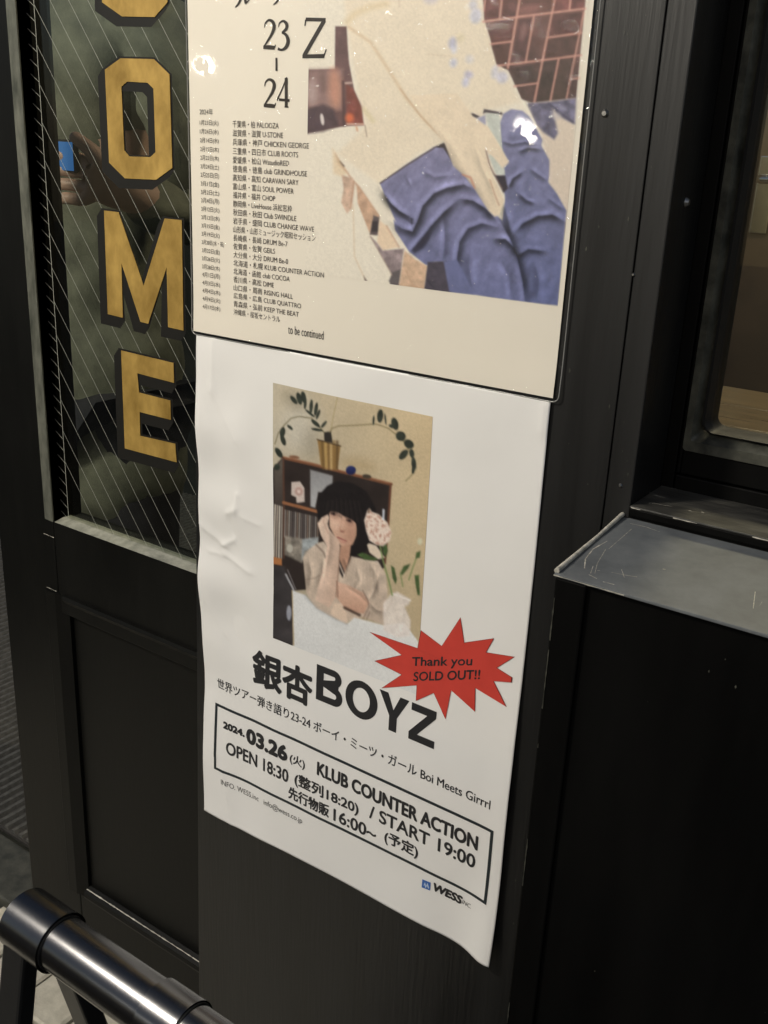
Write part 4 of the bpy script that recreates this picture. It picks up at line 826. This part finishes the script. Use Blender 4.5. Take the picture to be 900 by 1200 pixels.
    P.poly(T4([(598, 330), (590, 90), (605, 50), (640, 30), (690, 38), (722, 65), (752, 120), (777, 165), (772, 190), (808, 255), (806, 330), (802, 350), (840, 400), (882, 475), (843, 892), (700, 880), (680, 740), (600, 520), (612, 420)]), (128, 127, 156), .7, tex=.10, ts=9, col2=(98, 104, 142), seed=4)
    dk = (60, 60, 84)
    P.line(T4([(62, 355), (180, 275), (300, 200)]), 1.6, (84, 72, 72), .6)
    P.poly(T4([(296, 198), (345, 176), (352, 190), (385, 270), (372, 250), (340, 200)]), (62, 54, 56), .8)
    FD = [([(120, 530), (160, 556), (205, 568), (228, 520), (250, 455), (300, 400), (360, 375), (430, 362), (485, 388)], 4.0, .60, .20, 1),
          ([(195, 655), (240, 610), (285, 545), (340, 485), (410, 425)], 4.2, .60, .18, 1), ([(410, 425), (470, 432), (530, 470), (575, 520)], 4.0, .55, .15, 1),
          ([(68, 385), (110, 445), (150, 480), (195, 505)], 3.4, .65, .16, 1), ([(195, 505), (200, 540)], 2.2, .5, .1, -1),
          ([(385, 760), (400, 690), (412, 612), (448, 555), (510, 532), (590, 552)], 3.8, .50, .18, 1), ([(555, 598), (615, 602), (648, 635), (672, 690)], 4.0, .62, .15, 1),
          ([(652, 575), (690, 532), (755, 500), (820, 494), (880, 528)], 3.8, .58, .2, 1), ([(662, 676), (715, 645), (795, 655)], 3.4, .52, .16, 1),
          ([(625, 380), (645, 335), (690, 305)], 2.6, .55, .15, 1), ([(672, 400), (705, 430), (745, 445)], 2.8, .45, .18, 1), ([(585, 510), (635, 600), (665, 680), (690, 790), (700, 880)], 4.0, .55, .14, -1),
          ([(668, 218), (715, 200), (775, 208)], 2.6, .45, .15, 1), ([(595, 170), (640, 185), (700, 175), (765, 190)], 2.2, .35, .12, 1), ([(340, 490), (348, 600), (340, 700)], 3.6, .22, .14, -1), ([(600, 430), (625, 520), (640, 590)], 3.5, .3, .12, 1),
          ([(250, 300), (300, 330), (380, 320)], 3.0, .18, .12, 1), ([(180, 330), (195, 365)], 2.0, .2, .15, 1), ([(460, 640), (450, 720), (470, 830)], 5, .14, .12, 1), ([(740, 700), (760, 780), (750, 880)], 5, .16, .1, 1), ([(590, 690), (630, 760), (640, 870)], 4, .12, .16, -1), ([(720, 290), (760, 320), (800, 345)], 2.6, .3, .14, 1), ([(800, 420), (840, 450), (870, 470)], 2.6, .25, .1, 1)]
    for pts, wd, dk_, lt_, fl_ in FD: P.fold(T4(pts), wd, dk_, lt_, fl_)
    P.poly(T4([(200, 650), (240, 600), (290, 545), (278, 600), (250, 640), (215, 660)]), (50, 48, 64), 1.6, .85); P.poly(T4([(150, 490), (192, 500), (200, 535), (175, 515)]), (52, 50, 66), 1.4, .7)
    jm = (P.c[:, 2] > P.c[:, 0] * 1.08); dn = fbm(x * .8 + y * .5, y * .35 - x * .2, 7, 61, 4); P.c[jm] *= (0.86 + .28 * dn[jm])[:, None]
    # light cloth at the waist, arm and hand
    P.poly(T4([(520, 30), (600, 45), (600, 55), (530, 45), (515, 50)]), (70, 62, 66), .8); P.poly(T4([(448, 52), (470, 48), (500, 62), (490, 68), (462, 66)]), (60, 52, 58), .8)
    P.poly(T4([(525, 48), (588, 50), (598, 180), (612, 320), (572, 318), (540, 235), (570, 190), (540, 120)]), (196, 198, 188), .8, tex=.06, ts=6); P.poly(T4([(480, 75), (525, 55), (528, 100), (505, 95)]), (160, 158, 178), .9)
    P.poly(T4([(545, 290), (565, 320), (612, 322), (625, 378), (605, 398), (570, 330)]), (56, 50, 58), .9)
    P.poly(T4([(190, -30), (300, 120), (345, 178), (385, 280), (440, 330), (478, 380), (540, 478), (566, 502), (588, 494), (610, 432), (562, 330), (528, 215), (560, 240), (600, 290), (622, 272), (630, 262), (590, 190), (540, 110), (470, 60), (400, -40)]), (225, 207, 182), .9, tex=.03, ts=12)
    P.fold(T4([(350, 190), (388, 282), (440, 332), (480, 382), (542, 480)]), 2.6, .16, .02, -1); P.fold(T4([(480, 200), (510, 290), (545, 360), (570, 440)]), 2.6, .10, .03, 1); P.fold(T4([(300, 100), (380, 200), (430, 290)]), 4, .05, .03, 1)
    P.line(T4([(545, 340), (565, 400), (585, 452)]), 1.3, (176, 136, 110), .7, .8); P.line(T4([(528, 212), (545, 280), (600, 380)]), 1.5, (120, 96, 88), .7, .8); P.line(T4([(425, 318), (460, 330), (478, 375)]), 1.8, (196, 130, 106), .9, .8)
    P.line(T3([(440, 555), (520, 700), (552, 760)]), 1.3, (240, 232, 214), .7, .9)
    # left fragments
    P.poly(T2([(222, 156), (288, 156), (294, 260), (302, 370), (332, 530), (370, 618), (388, 736), (275, 740), (54, 782), (52, 408), (219, 405)]), (104, 78, 76), .7, tex=.12, ts=10)
    P.poly(T2([(55, 410), (262, 408), (262, 640), (55, 640)]), (148, 120, 114), 4, .8, tex=.15, ts=14); P.ell(*T2([(220, 520)])[0], 8, 24, -4, (196, 142, 118), 5, .8); P.ell(*T2([(85, 540)])[0], 7, 14, 0, (178, 156, 150), 5, .8); P.ell(*T2([(150, 480)])[0], 4, 12, 0, (112, 88, 84), 4, .6)
    P.poly(T2([(54, 640), (150, 610), (210, 640), (240, 735), (150, 770), (54, 782)]), (82, 66, 70), 2.5, .95, tex=.15, ts=9); P.line(T2([(268, 480), (272, 735)]), 3.2, (84, 60, 60), 1.2, .85)
    P.poly(T2([(285, 490), (325, 520), (375, 625), (385, 728), (290, 730)]), (128, 70, 60), 1.5, .85, tex=.25, ts=8); P.ell(*T2([(305, 692)])[0], 5, 5.5, 0, (214, 112, 74), 2.4, .9); P.line(T2([(282, 488), (318, 486)]), 2.2, (206, 180, 168), .9, .9); P.line(T2([(290, 728), (385, 728)]), 2.2, (216, 176, 156), .8, .9)
    P.ell(*T2([(145, 700)])[0], 2.2, 7, -8, (214, 204, 198), .8); P.line(T2([(395, 735), (405, 800)]), 1.2, (150, 130, 112), .6, .8); P.line(T2([(345, 745), (350, 765)]), 2, (206, 150, 112), .9, .8)
    P.poly(T2([(54, 782), (150, 768), (262, 742), (400, 742), (560, 1000), (300, 1050), (60, 830)]), (226, 216, 198), .8, 1.0) if False else None
    wd_ = (194, 160, 134)
    P.poly(T5([(185, 268), (225, 330), (300, 440), (340, 480), (470, 668), (462, 790), (410, 790), (330, 590), (322, 480), (260, 400), (200, 340)]), wd_, 1.0, tex=.15, ts=7); P.line(T5([(215, 325), (240, 352)]), 2.0, (92, 76, 66), .8)
    P.poly(T5([(168, 240), (190, 268), (260, 400), (230, 420), (175, 400)]), (218, 194, 160), 2, .7)
    P.poly(T5([(228, 410), (300, 430), (310, 480), (290, 625), (262, 655), (225, 585), (240, 500)]), (202, 172, 150), 1.2, tex=.2, ts=6); P.line(T5([(305, 450), (285, 620)]), 1.6, (180, 140, 118), .9, .7)
    P.poly(T5([(430, 668), (468, 680), (458, 795), (408, 790)]), (96, 86, 86), 1.0, tex=.3, ts=5); P.poly(T5([(425, 705), (460, 705), (456, 770), (415, 775)]), (58, 52, 54), 1.0)
    P.poly(T5([(470, 700), (515, 735), (590, 870), (490, 890), (455, 840)]), (224, 200, 172), 1.0); P.line(T5([(515, 735), (595, 870)]), 1.8, (190, 150, 122), .9, .7)
    P.poly(T5([(410, 800), (455, 845), (490, 892), (626, 880), (592, 1122), (550, 1112), (532, 1085), (552, 1050)]), (146, 130, 130), 1.0, tex=.3, ts=6); P.poly(T5([(552, 1030), (606, 1010), (592, 1122), (540, 1112), (532, 1085)]), (98, 90, 90), 1.0)
    P.poly(T5([(630, 892), (700, 950), (776, 992), (755, 1140), (594, 1122)]), (206, 174, 146), .9, tex=.12, ts=5); P.line(T5([(640, 1020), (680, 1110), (720, 1135)]), 1.2, (184, 148, 122), 1, .7)
    P.poly(T5([(778, 965), (900, 960), (930, 1165), (756, 1140)]), (76, 70, 80), .9, tex=.2, ts=6); P.line(T5([(775, 1080), (830, 1150)]), .9, (56, 52, 60), .7)
    P.poly(T4([(342, 700), (366, 832), (480, 845), (400, 690)]), j2, 1.0, tex=.1, ts=9)
    P.line(T5([(300, 600), (310, 930), (380, 1080)]), 1.2, (212, 190, 160), 1.0, .8); P.poly(T5([(368, 1050), (400, 1100), (378, 1092)]), (120, 106, 96), .8)
    P.line(T5([(410, 800), (550, 1050)]), 1.0, (170, 146, 128), .7, .7)
    # trim below the photograph's lower edge and right of its right edge
    P.poly([T4([(145, 812)])[0], T4([(366, 834)])[0], T4([(843, 893)])[0], T4([(843, 1000)])[0], T4([(100, 900)])[0]], (226, 216, 198), .5)
    P.finish(300, .03)
    return np.clip(lin(P.c) / PAPER_U * np.array([.78, .73, .64]), 0.004, 0.82)
grid_mesh('printed_photo', T(361, 200)[0], T(655, 357)[0], T(654, 357.5)[2] - 0.001, T(600, -25)[2], 300, 330, place_upper, 'photo', up, paint_upper, lift=0.0002)
# serif figures: pen strokes measured on the sheet (zoom x, zoom y, width in mm)
def ser(name, paths):
    P_ = []
    for pth in paths:
        r = []
        for (x_, y_, w_) in pth:
            p_ = T(200 + x_ / 3, y_ / 3); r.append((p_[0], p_[2], w_ * 0.001))
        P_.append(r)
    strokes(name, P_, place_upper, 'inkbrown', up)
ser('printed_title', [[(335, 98, .8), (338, 83, 1.6), (350, 72, 2.0), (364, 78, 3.2), (369, 95, 4.0), (362, 118, 3.2), (348, 142, 2.2), (333, 165, 1.4)], [(331, 167, 3.0), (352, 167, 3.6), (371, 169, 3.2)], [(370, 169, 1.6), (374, 158, 1.2)]])
ser('printed_title', [[(384, 96, .8), (388, 82, 1.4), (401, 75, 2.0), (413, 86, 3.6), (411, 103, 3.2), (396, 116, 1.6)], [(396, 116, 1.4), (411, 124, 3.0), (418, 145, 4.2), (411, 166, 3.6), (396, 176, 2.0), (382, 172, 2.6)]])
ser('printed_title', [[(377, 204, 2.4), (377, 250, 2.4)]])
ser('printed_title', [[(335, 304, .8), (339, 289, 1.6), (350, 280, 2.0), (364, 286, 3.2), (369, 302, 4.0), (362, 325, 3.2), (348, 348, 2.2), (334, 370, 1.4)], [(332, 371, 3.0), (352, 372, 3.6), (371, 374, 3.2)], [(370, 374, 1.6), (374, 363, 1.2)]])
ser('printed_title', [[(413, 272, 1.2), (396, 315, 1.4), (379, 351, 1.6)], [(379, 350, 2.4), (423, 354, 2.4)], [(411, 274, 3.6), (411, 330, 3.6), (411, 376, 3.6)], [(405, 376, 1.2), (419, 377, 1.2)]])
ser('printed_title', [[(480, 69, 3.0), (550, 71, 3.0)], [(480, 70, 1.6), (477, 92, 1.2)], [(546, 72, 4.2), (474, 196, 4.2)], [(468, 199, 3.2), (545, 198, 3.6)], [(543, 199, 1.8), (552, 174, 1.2)]])
ser('printed_title', [[(232, 27, .8), (245, 12, 2.4), (256, -14, 3.0)], [(268, -20, 2.8), (268, 8, 2.8), (272, 10, 1.6), (285, -4, .8)]])
ser('printed_title', [[(366, 18, .8), (382, 2, 2.2), (392, -30, 3.0)]])
rows = [('1月23日(火)', '千葉県・柏 PALOOZA', 385), ('1月24日(水)', '滋賀県・滋賀 U-STONE', 400), ('2月14日(水)', '兵庫県・神戸 CHICKEN GEORGE', 491), ('2月15日(木)', '三重県・四日市 CLUB ROOTS', 453), ('2月22日(木)', '愛媛県・松山 WstudioRED', 421), ('2月24日(土)', '徳島県・徳島 club GRINDHOUSE', 484), ('2月25日(日)', '高知県・高知 CARAVAN SARY', 454), ('3月1日(金)', '富山県・富山 SOUL POWER', 437), ('3月2日(土)', '福井県・福井 CHOP', 372), ('3月4日(月)', '静岡県・LiveHouse 浜松窓枠', 431), ('3月12日(火)', '秋田県・秋田 Club SWINDLE', 446), ('3月13日(水)', '岩手県・盛岡 CLUB CHANGE WAVE', 509), ('3月15日(金)', '山形県・山形ミュージック昭和セッション', 514), ('3月19日(火)', '長崎県・長崎 DRUM Be-7', 415), ('3月20日(水・祝)', '佐賀県・佐賀 GEILS', 371), ('3月22日(金)', '大分県・大分 DRUM Be-0', 417), ('3月26日(火)', '北海道・札幌 KLUB COUNTER ACTION', 544), ('3月28日(木)', '北海道・函館 club COCOA', 423), ('4月1日(月)', '香川県・高松 DIME', 367), ('4月3日(水)', '山口県・周南 RISING HALL', 434), ('4月4日(木)', '広島県・広島 CLUB QUATTRO', 463), ('4月9日(火)', '青森県・弘前 KEEP THE BEAT', 455), ('4月17日(水)', '沖縄県・桜坂セントラル', 389)]
zA = T(200 + 222 / 3, 436 / 3)[2]; zB = T(200 + 233 / 3, 1096 / 3)[2]; xv = T(200 + 222 / 3, 436 / 3)[0]; xd = T(200 + 107 / 3, 432 / 3)[0]; xd1 = T(200 + 188 / 3, 436 / 3)[0]
for i, (d_, v_, xe) in enumerate(rows):
    z_ = zA + (zB - zA) * i / 22; hgt = 0.0064
    yv = 436 + 30 * i
    for it in range(3): xe_ = T(200 + xe / 3, yv / 3)[0]
    yy = 436 + 30 * i + (xe - 222) * (0.04 + 0.006 * i)
    xe_ = T(200 + xe / 3, yy / 3)[0]
    put_text('printed_line', d_, xd, xd1 if len(d_) > 8 else xd1 - 0.006 + (0.012 if len(d_) > 10 else 0), z_ - hgt * .45, z_ + hgt * .45, place_upper, 'inklist', up, bold=0.0)
    put_text('printed_line', v_, xv, xe_, z_ - hgt / 2, z_ + hgt / 2, place_upper, 'inklist', up, bold=0.0)
z_ = T(200 + 130 / 3, 393 / 3)[2]
put_text('printed_line', '2024年', xd, T(200 + 153 / 3, 393 / 3)[0], z_ - .003, z_ + .003, place_upper, 'inkgrey', up)
a_ = T(200 + 418 / 3, 1160 / 3); b_ = T(200 + 543 / 3, 1175 / 3); z_ = (a_[2] + b_[2]) / 2
put_text('printed_line', 'to be continued', a_[0], b_[0], z_ - .0042, z_ + .0042, place_upper, 'inkbrown', up)
# laminate pouch over it: clear film with a rounded corner and a pale welded rim
def film_place(X, Z, lift):
    return np.stack([X, -(upper_h(X, Z) + 0.0011), Z], -1)
grid_mesh('laminate_film', FX0, FX1, FZ0, FZ1, 60, 80, film_place, 'film', up)
rr = 0.006; rim = [(FX0, FZ1), (FX0, FZ0 + rr)] + [(FX0 + rr - rr * math.cos(t), FZ0 + rr - rr * math.sin(t)) for t in np.linspace(0, math.pi / 2, 6)] + [(FX1 - rr + rr * math.sin(t), FZ0 + rr - rr * math.cos(t)) for t in np.linspace(0, math.pi / 2, 6)] + [(FX1, FZ1)]
rim2 = []
for (p_, q_) in zip(rim[:-1], rim[1:]):
    n_ = max(1, int(math.hypot(q_[0] - p_[0], q_[1] - p_[1]) / 0.01)); rim2 += [(p_[0] + (q_[0] - p_[0]) * k / n_, p_[1] + (q_[1] - p_[1]) * k / n_) for k in range(n_)]
rim2.append(rim[-1])
tube('laminate_rim', [tuple(place_upper(np.array([p_[0]]), np.array([p_[1]]), 0.0008)[0]) for p_ in rim2], 0.0006, 'filmedge', up, n=6)

# ================================================================== STAND IN FRONT OF THE DOOR
st = None
p_mid = TD(117, 1137, 0.74); rt = 0.0205
ax_y, ax_z = p_mid[1], p_mid[2]
def axx(px, py):                        # x on the tube axis for a measured point
    d = ray(px, py); return d[0] * ((ax_y + D) / d[1])
stand = thing('pipe_stand', 'dark chrome and black pipe barrier stand standing before the door', 'barrier', (p_mid[0], ax_y, 0))
xa, xb_, xc_, xd_ = axx(38, 1078), axx(72, 1106), axx(183, 1183), axx(222, 1212)
tube('rail', [(xb_ - 0.012, ax_y, ax_z), (1.0 + xb_, ax_y, ax_z)], rt, 'steel', stand, n=48)
def sleeve(x0, x1, f_=1.11):
    return tube('sleeve', [(x0, ax_y, ax_z), (x1, ax_y, ax_z)], rt * f_, 'steel', stand, n=64, caps=True)
sleeve(xa - 0.010, xb_, 1.15); sleeve(xc_, xd_); sleeve(xc_ + 0.62, xd_ + 0.62)
for x in (xb_, xc_, xd_): tube('ring', [(x - 0.0010, ax_y, ax_z), (x + 0.0012, ax_y, ax_z)], rt * 1.05, 'gasket', stand, n=32)
def strap_legs(x0, x1, yf, yb):
    # one bent flat strap: over the rail and down to the ground in front and behind
    ro = rt * 1.13; prof = [(yf, 0.0)]
    for k in range(29):
        t = math.radians(200 - 220 * k / 28); prof.append((ax_y + ro * math.cos(t), ax_z + ro * math.sin(t)))
    prof += [(yb, 0.0), (yb - 0.022, 0.0), (ax_y + 0.010, ax_z - ro * 1.25), (ax_y - 0.010, ax_z - ro * 1.25), (yf + 0.022, 0.0)]
    o = prism('leg_strap', prof, 'x', x0, x1, 'blacksteel', stand); bv = o.modifiers.new('round', 'BEVEL'); bv.width = 0.0025; bv.segments = 2; bv.limit_method = 'ANGLE'; bv.angle_limit = math.radians(40)
strap_legs(xa - 0.009, xa + 0.017, ax_y - 0.16, ax_y + 0.20)
strap_legs(xa + 1.0, xa + 1.032, ax_y - 0.16, ax_y + 0.20)

# ================================================================== PERSON INSIDE, SEEN THROUGH THE DOOR GLASS
def skinned(name, nodes, edges, m, parent, sub=2, root=0):
    me = bpy.data.meshes.new(name); me.from_pydata([n_[0] for n_ in nodes], edges, []); o = bpy.data.objects.new(name, me); C.objects.link(o)
    sk = o.modifiers.new('skin', 'SKIN'); sk.use_smooth_shade = True
    for i, n_ in enumerate(nodes): v = me.skin_vertices[0].data[i]; v.radius = n_[1] if isinstance(n_[1], tuple) else (n_[1], n_[1]); v.use_root = (i == root)
    ss = o.modifiers.new('sub', 'SUBSURF'); ss.levels = sub; ss.render_levels = sub
    dg = bpy.context.evaluated_depsgraph_get(); dg.update(); me2 = bpy.data.meshes.new_from_object(o.evaluated_get(dg)); o.modifiers.clear(); o.data = me2
    me2.materials.clear(); me2.materials.append(M[m]); me2.shade_smooth()
    if parent is not None: attach(o, parent)
    return o
PYY = 0.42; ctr_ = T(95, 130, PYY); PX_ = ctr_[0]
pr = thing('person', 'person in an olive jacket holding a phone behind the door glass', 'person', (PX_, PYY, 0))
W1 = T(130, 214, 0.225); W0 = Vector((W1[0], W1[1], W1[2])); EL = Vector((PX_ + .27, PYY + .01, W0.z - .07)); MD = (W0 * .6 + EL * .4)
N = [((PX_, PYY, 0.93), (.13, .10)), ((PX_, PYY, 1.12), (.13, .095)), ((PX_, PYY, 1.36), (.15, .10)), ((PX_, PYY, 1.50), (.11, .08)), ((PX_, PYY - .01, 1.59), .052), ((PX_, PYY - .02, 1.67), .075), ((PX_, PYY - .02, 1.77), .085), ((PX_, PYY - .01, 1.83), .05),
     ((PX_ - .19, PYY, 1.48), .050), ((PX_ - .25, PYY + .01, 1.18), .040), ((PX_ - .26, PYY - .06, .96), .030), ((PX_ - .26, PYY - .08, .88), .030),
     ((PX_ + .19, PYY, 1.48), .050), (tuple(EL), .040), (tuple(MD), .030), (tuple(W0), .030),
     ((PX_ - .09, PYY, .88), .085), ((PX_ - .10, PYY - .01, .50), .058), ((PX_ - .10, PYY + .02, .09), .04), ((PX_ - .10, PYY - .10, .04), .036),
     ((PX_ + .09, PYY, .88), .085), ((PX_ + .10, PYY - .01, .50), .058), ((PX_ + .10, PYY + .02, .09), .04), ((PX_ + .10, PYY - .10, .04), .036)]
Ed = [(0, 1), (1, 2), (2, 3), (3, 4), (4, 5), (5, 6), (6, 7), (3, 8), (8, 9), (9, 10), (10, 11), (3, 12), (12, 13), (13, 14), (14, 15), (0, 16), (16, 17), (17, 18), (18, 19), (0, 20), (20, 21), (21, 22), (22, 23)]
for k in range(4):                                  # right hand: fingers close round the phone
    z_ = .030 - .019 * k; L_ = [.040, .048, .044, .034][k]
    i0 = len(N); N.append(((W0.x - .045, W0.y - .012, W0.z + z_), .0098)); N.append(((W0.x - .052 - L_ * .5, W0.y - .026, W0.z + z_ + .003), .0092)); N.append(((W0.x - .052 - L_, W0.y - .020, W0.z + z_ - .001), .0078))
    Ed += [(15, i0), (i0, i0 + 1), (i0 + 1, i0 + 2)]
i0 = len(N); N.append(((W0.x - .020, W0.y - .014, W0.z + .042), .0115)); N.append(((W0.x - .050, W0.y - .026, W0.z + .062), .0095)); Ed += [(15, i0), (i0, i0 + 1)]
hb = Vector(N[11][0])
for k in range(4):                                  # left hand hangs, slightly curled
    i0 = len(N); x_ = -.024 + .016 * k; L_ = [.06, .07, .066, .052][k]
    N.append(((hb.x + x_, hb.y - .012, hb.z - .04), .0098)); N.append(((hb.x + x_, hb.y - .022, hb.z - .045 - L_ * .5), .0092)); N.append(((hb.x + x_, hb.y - .012, hb.z - .045 - L_), .0078)); Ed += [(11, i0), (i0, i0 + 1), (i0 + 1, i0 + 2)]
i0 = len(N); N.append(((hb.x + .036, hb.y - .02, hb.z - .02), .0115)); N.append(((hb.x + .045, hb.y - .035, hb.z - .05), .0095)); Ed += [(11, i0), (i0, i0 + 1)]
skinned('body', N, Ed, 'skin', pr)
C1 = W0 * .82 + EL * .18
JN = [((PX_, PYY, 0.60), (.19, .145)), ((PX_, PYY, 1.02), (.165, .125)), ((PX_, PYY, 1.18), (.168, .125)), ((PX_, PYY, 1.37), (.182, .13)), ((PX_, PYY, 1.50), (.125, .10)), ((PX_, PYY - .01, 1.57), (.095, .090)), ((PX_, PYY - .01, 1.635), (.098, .093)),
      ((PX_ - .205, PYY, 1.48), .073), ((PX_ - .24, PYY, 1.33), .066), ((PX_ - .255, PYY + .01, 1.18), .062), ((PX_ - .26, PYY - .03, 1.06), .054), ((PX_ - .262, PYY - .06, .955), .045),
      ((PX_ + .205, PYY, 1.48), .073), ((PX_ + .24, PYY, 1.33), .066), (tuple(EL), .062), (tuple(EL * .6 + W0 * .4), .054), (tuple(C1), .044)]
JE = [(0, 1), (1, 2), (2, 3), (3, 4), (4, 5), (5, 6), (4, 7), (7, 8), (8, 9), (9, 10), (10, 11), (4, 12), (12, 13), (13, 14), (14, 15), (15, 16)]
jk = skinned('jacket', JN, JE, 'olive', pr, sub=4)
jk.data.materials[0] = M['olive']
co = np.zeros(len(jk.data.vertices) * 3, np.float32); jk.data.vertices.foreach_get('co', co); co = co.reshape(-1, 3); no = np.array([v.normal[:] for v in jk.data.vertices])
fo = (fbm(co[:, 0] * 40 + 50 + co[:, 2] * 14, co[:, 2] * 26 + 50, 3.0, 77, 3) - .5) * 0.055; co += no * fo[:, None]
jk.data.vertices.foreach_set('co', co.astype(np.float32).ravel()); jk.data.update()
skinned('trousers', [((PX_, PYY, .92), (.15, .12)), ((PX_ - .09, PYY, .84), .10), ((PX_ - .10, PYY - .01, .50), .078), ((PX_ - .10, PYY + .02, .10), .065), ((PX_ + .09, PYY, .84), .10), ((PX_ + .10, PYY - .01, .50), .078), ((PX_ + .10, PYY + .02, .10), .065)], [(0, 1), (1, 2), (2, 3), (0, 4), (4, 5), (5, 6)], 'trouser', pr)
skinned('hair', [((PX_, PYY + .01, 1.73), .098), ((PX_, PYY + .005, 1.80), .100), ((PX_, PYY + .01, 1.86), .06)], [(0, 1), (1, 2)], 'hair', pr)
zp = []
for k in range(24):
    z_ = .90 + .55 * k / 23; zp.append((PX_ - .05 + .004 * math.sin(k), PYY - .137 - .012 * math.sin(k * .8) - .012 * math.sin((z_ - .9) / .55 * 3.14), z_))
tube('zip', zp, 0.006, 'zip', pr, n=8)
pq = T(64, 182, 0.200); pc = Vector((pq[0], pq[1], pq[2]))
ph = thing('phone', 'phone with a blue lit screen held by the person in the olive jacket', 'phone', tuple(pc))
box('case', pc - Vector((.070, .0045, .022)), pc + Vector((.050, .0045, .022)), 'gasket', ph, bev=.004)
ms_ = bpy.data.materials.new('blue_screen'); ms_.use_nodes = True; b_ = ms_.node_tree.nodes['Principled BSDF']; b_.inputs['Base Color'].default_value = (.02, .05, .12, 1); b_.inputs['Emission Color'].default_value = (.06, .30, .85, 1); b_.inputs['Emission Strength'].default_value = 0.28
box('screen', pc + Vector((-.066, -.0052, -.019)), pc + Vector((.046, -.0046, .019)), ms_, ph)

# ================================================================== STREET LAMPS BEHIND THE CAMERA (they glint in the laminate and the chrome)
def lamp(px, py, dist, lab):
    d = ray(px, py); p = T(px, py); k = dist / abs(d[1]); g = np.array([p[0] + d[0] * k, -dist, p[2] + d[2] * k])
    o = thing('street_lamp', lab, 'street lamp', (g[0], g[1], 0), group='small globe lamps across the pavement'); zz = float(g[2])
    tube('post', [(g[0], g[1], -.03), (g[0], g[1], .3), (g[0], g[1], zz - .14)], [.05, .035, .03], 'blacksteel', o, n=16)
    bm = bmesh.new(); bmesh.ops.create_uvsphere(bm, u_segments=24, v_segments=16, radius=.042, matrix=Matrix.Translation((g[0], g[1], zz)))
    m_ = bpy.data.materials.new('lamp_globe'); m_.use_nodes = True; b2_ = m_.node_tree.nodes['Principled BSDF']; b2_.inputs['Emission Color'].default_value = (1, .93, .8, 1); b2_.inputs['Emission Strength'].default_value = 45.0
    bm_obj('globe', bm, m_, o, smooth=True); box('cap', (g[0] - .05, g[1] - .05, zz + .12), (g[0] + .05, g[1] + .05, zz + .15), 'blacksteel', o, bev=.01)
lamp(246, 80, 3.4, 'small lit globe lamp on a dark post across the pavement')
lamp(607, 152, 3.6, 'small lit globe lamp on a dark post across the pavement')

# the lamp that lights the entrance: a globe on a tall post at the kerb side
lx_, ly_, lz_ = -1.45, -1.40, 2.35
el = thing('entrance_lamp', 'tall post with a large lit globe that lights the entrance', 'street lamp', (lx_, ly_ - .35, 0))
tube('post', [(lx_, ly_ - .35, -.03), (lx_, ly_ - .35, .4), (lx_, ly_ - .35, lz_ + .25), (lx_, ly_ - .28, lz_ + .36), (lx_, ly_ - .12, lz_ + .38), (lx_, ly_, lz_ + .34), (lx_, ly_, lz_ + .13)], [.05, .035, .03, .026, .024, .022, .022], 'blacksteel', el, n=16)
bm = bmesh.new(); bmesh.ops.create_uvsphere(bm, u_segments=24, v_segments=16, radius=.14, matrix=Matrix.Translation((lx_, ly_, lz_)))
m_ = bpy.data.materials.new('lit_globe'); m_.use_nodes = True; b2_ = m_.node_tree.nodes['Principled BSDF']; b2_.inputs['Emission Color'].default_value = (1, .92, .78, 1); b2_.inputs['Emission Strength'].default_value = 142.0
bm_obj('globe', bm, m_, el, smooth=True)

# a pendant lamp in the room behind the window
pn = thing('pendant_lamp', 'lit round pendant lamp hanging in the room behind the window', 'lamp', (-0.35, 1.05, 2.2))
tube('cord', [(-.35, 1.05, 2.9), (-.35, 1.05, 2.35)], .004, 'gasket', pn, n=8)
bm = bmesh.new(); bmesh.ops.create_uvsphere(bm, u_segments=20, v_segments=12, radius=.10, matrix=Matrix.Translation((-.35, 1.05, 2.25)))
m_ = bpy.data.materials.new('pendant_globe'); m_.use_nodes = True; b2_ = m_.node_tree.nodes['Principled BSDF']; b2_.inputs['Emission Color'].default_value = (1, .84, .6, 1); b2_.inputs['Emission Strength'].default_value = 80.0
bm_obj('globe', bm, m_, pn, smooth=True)
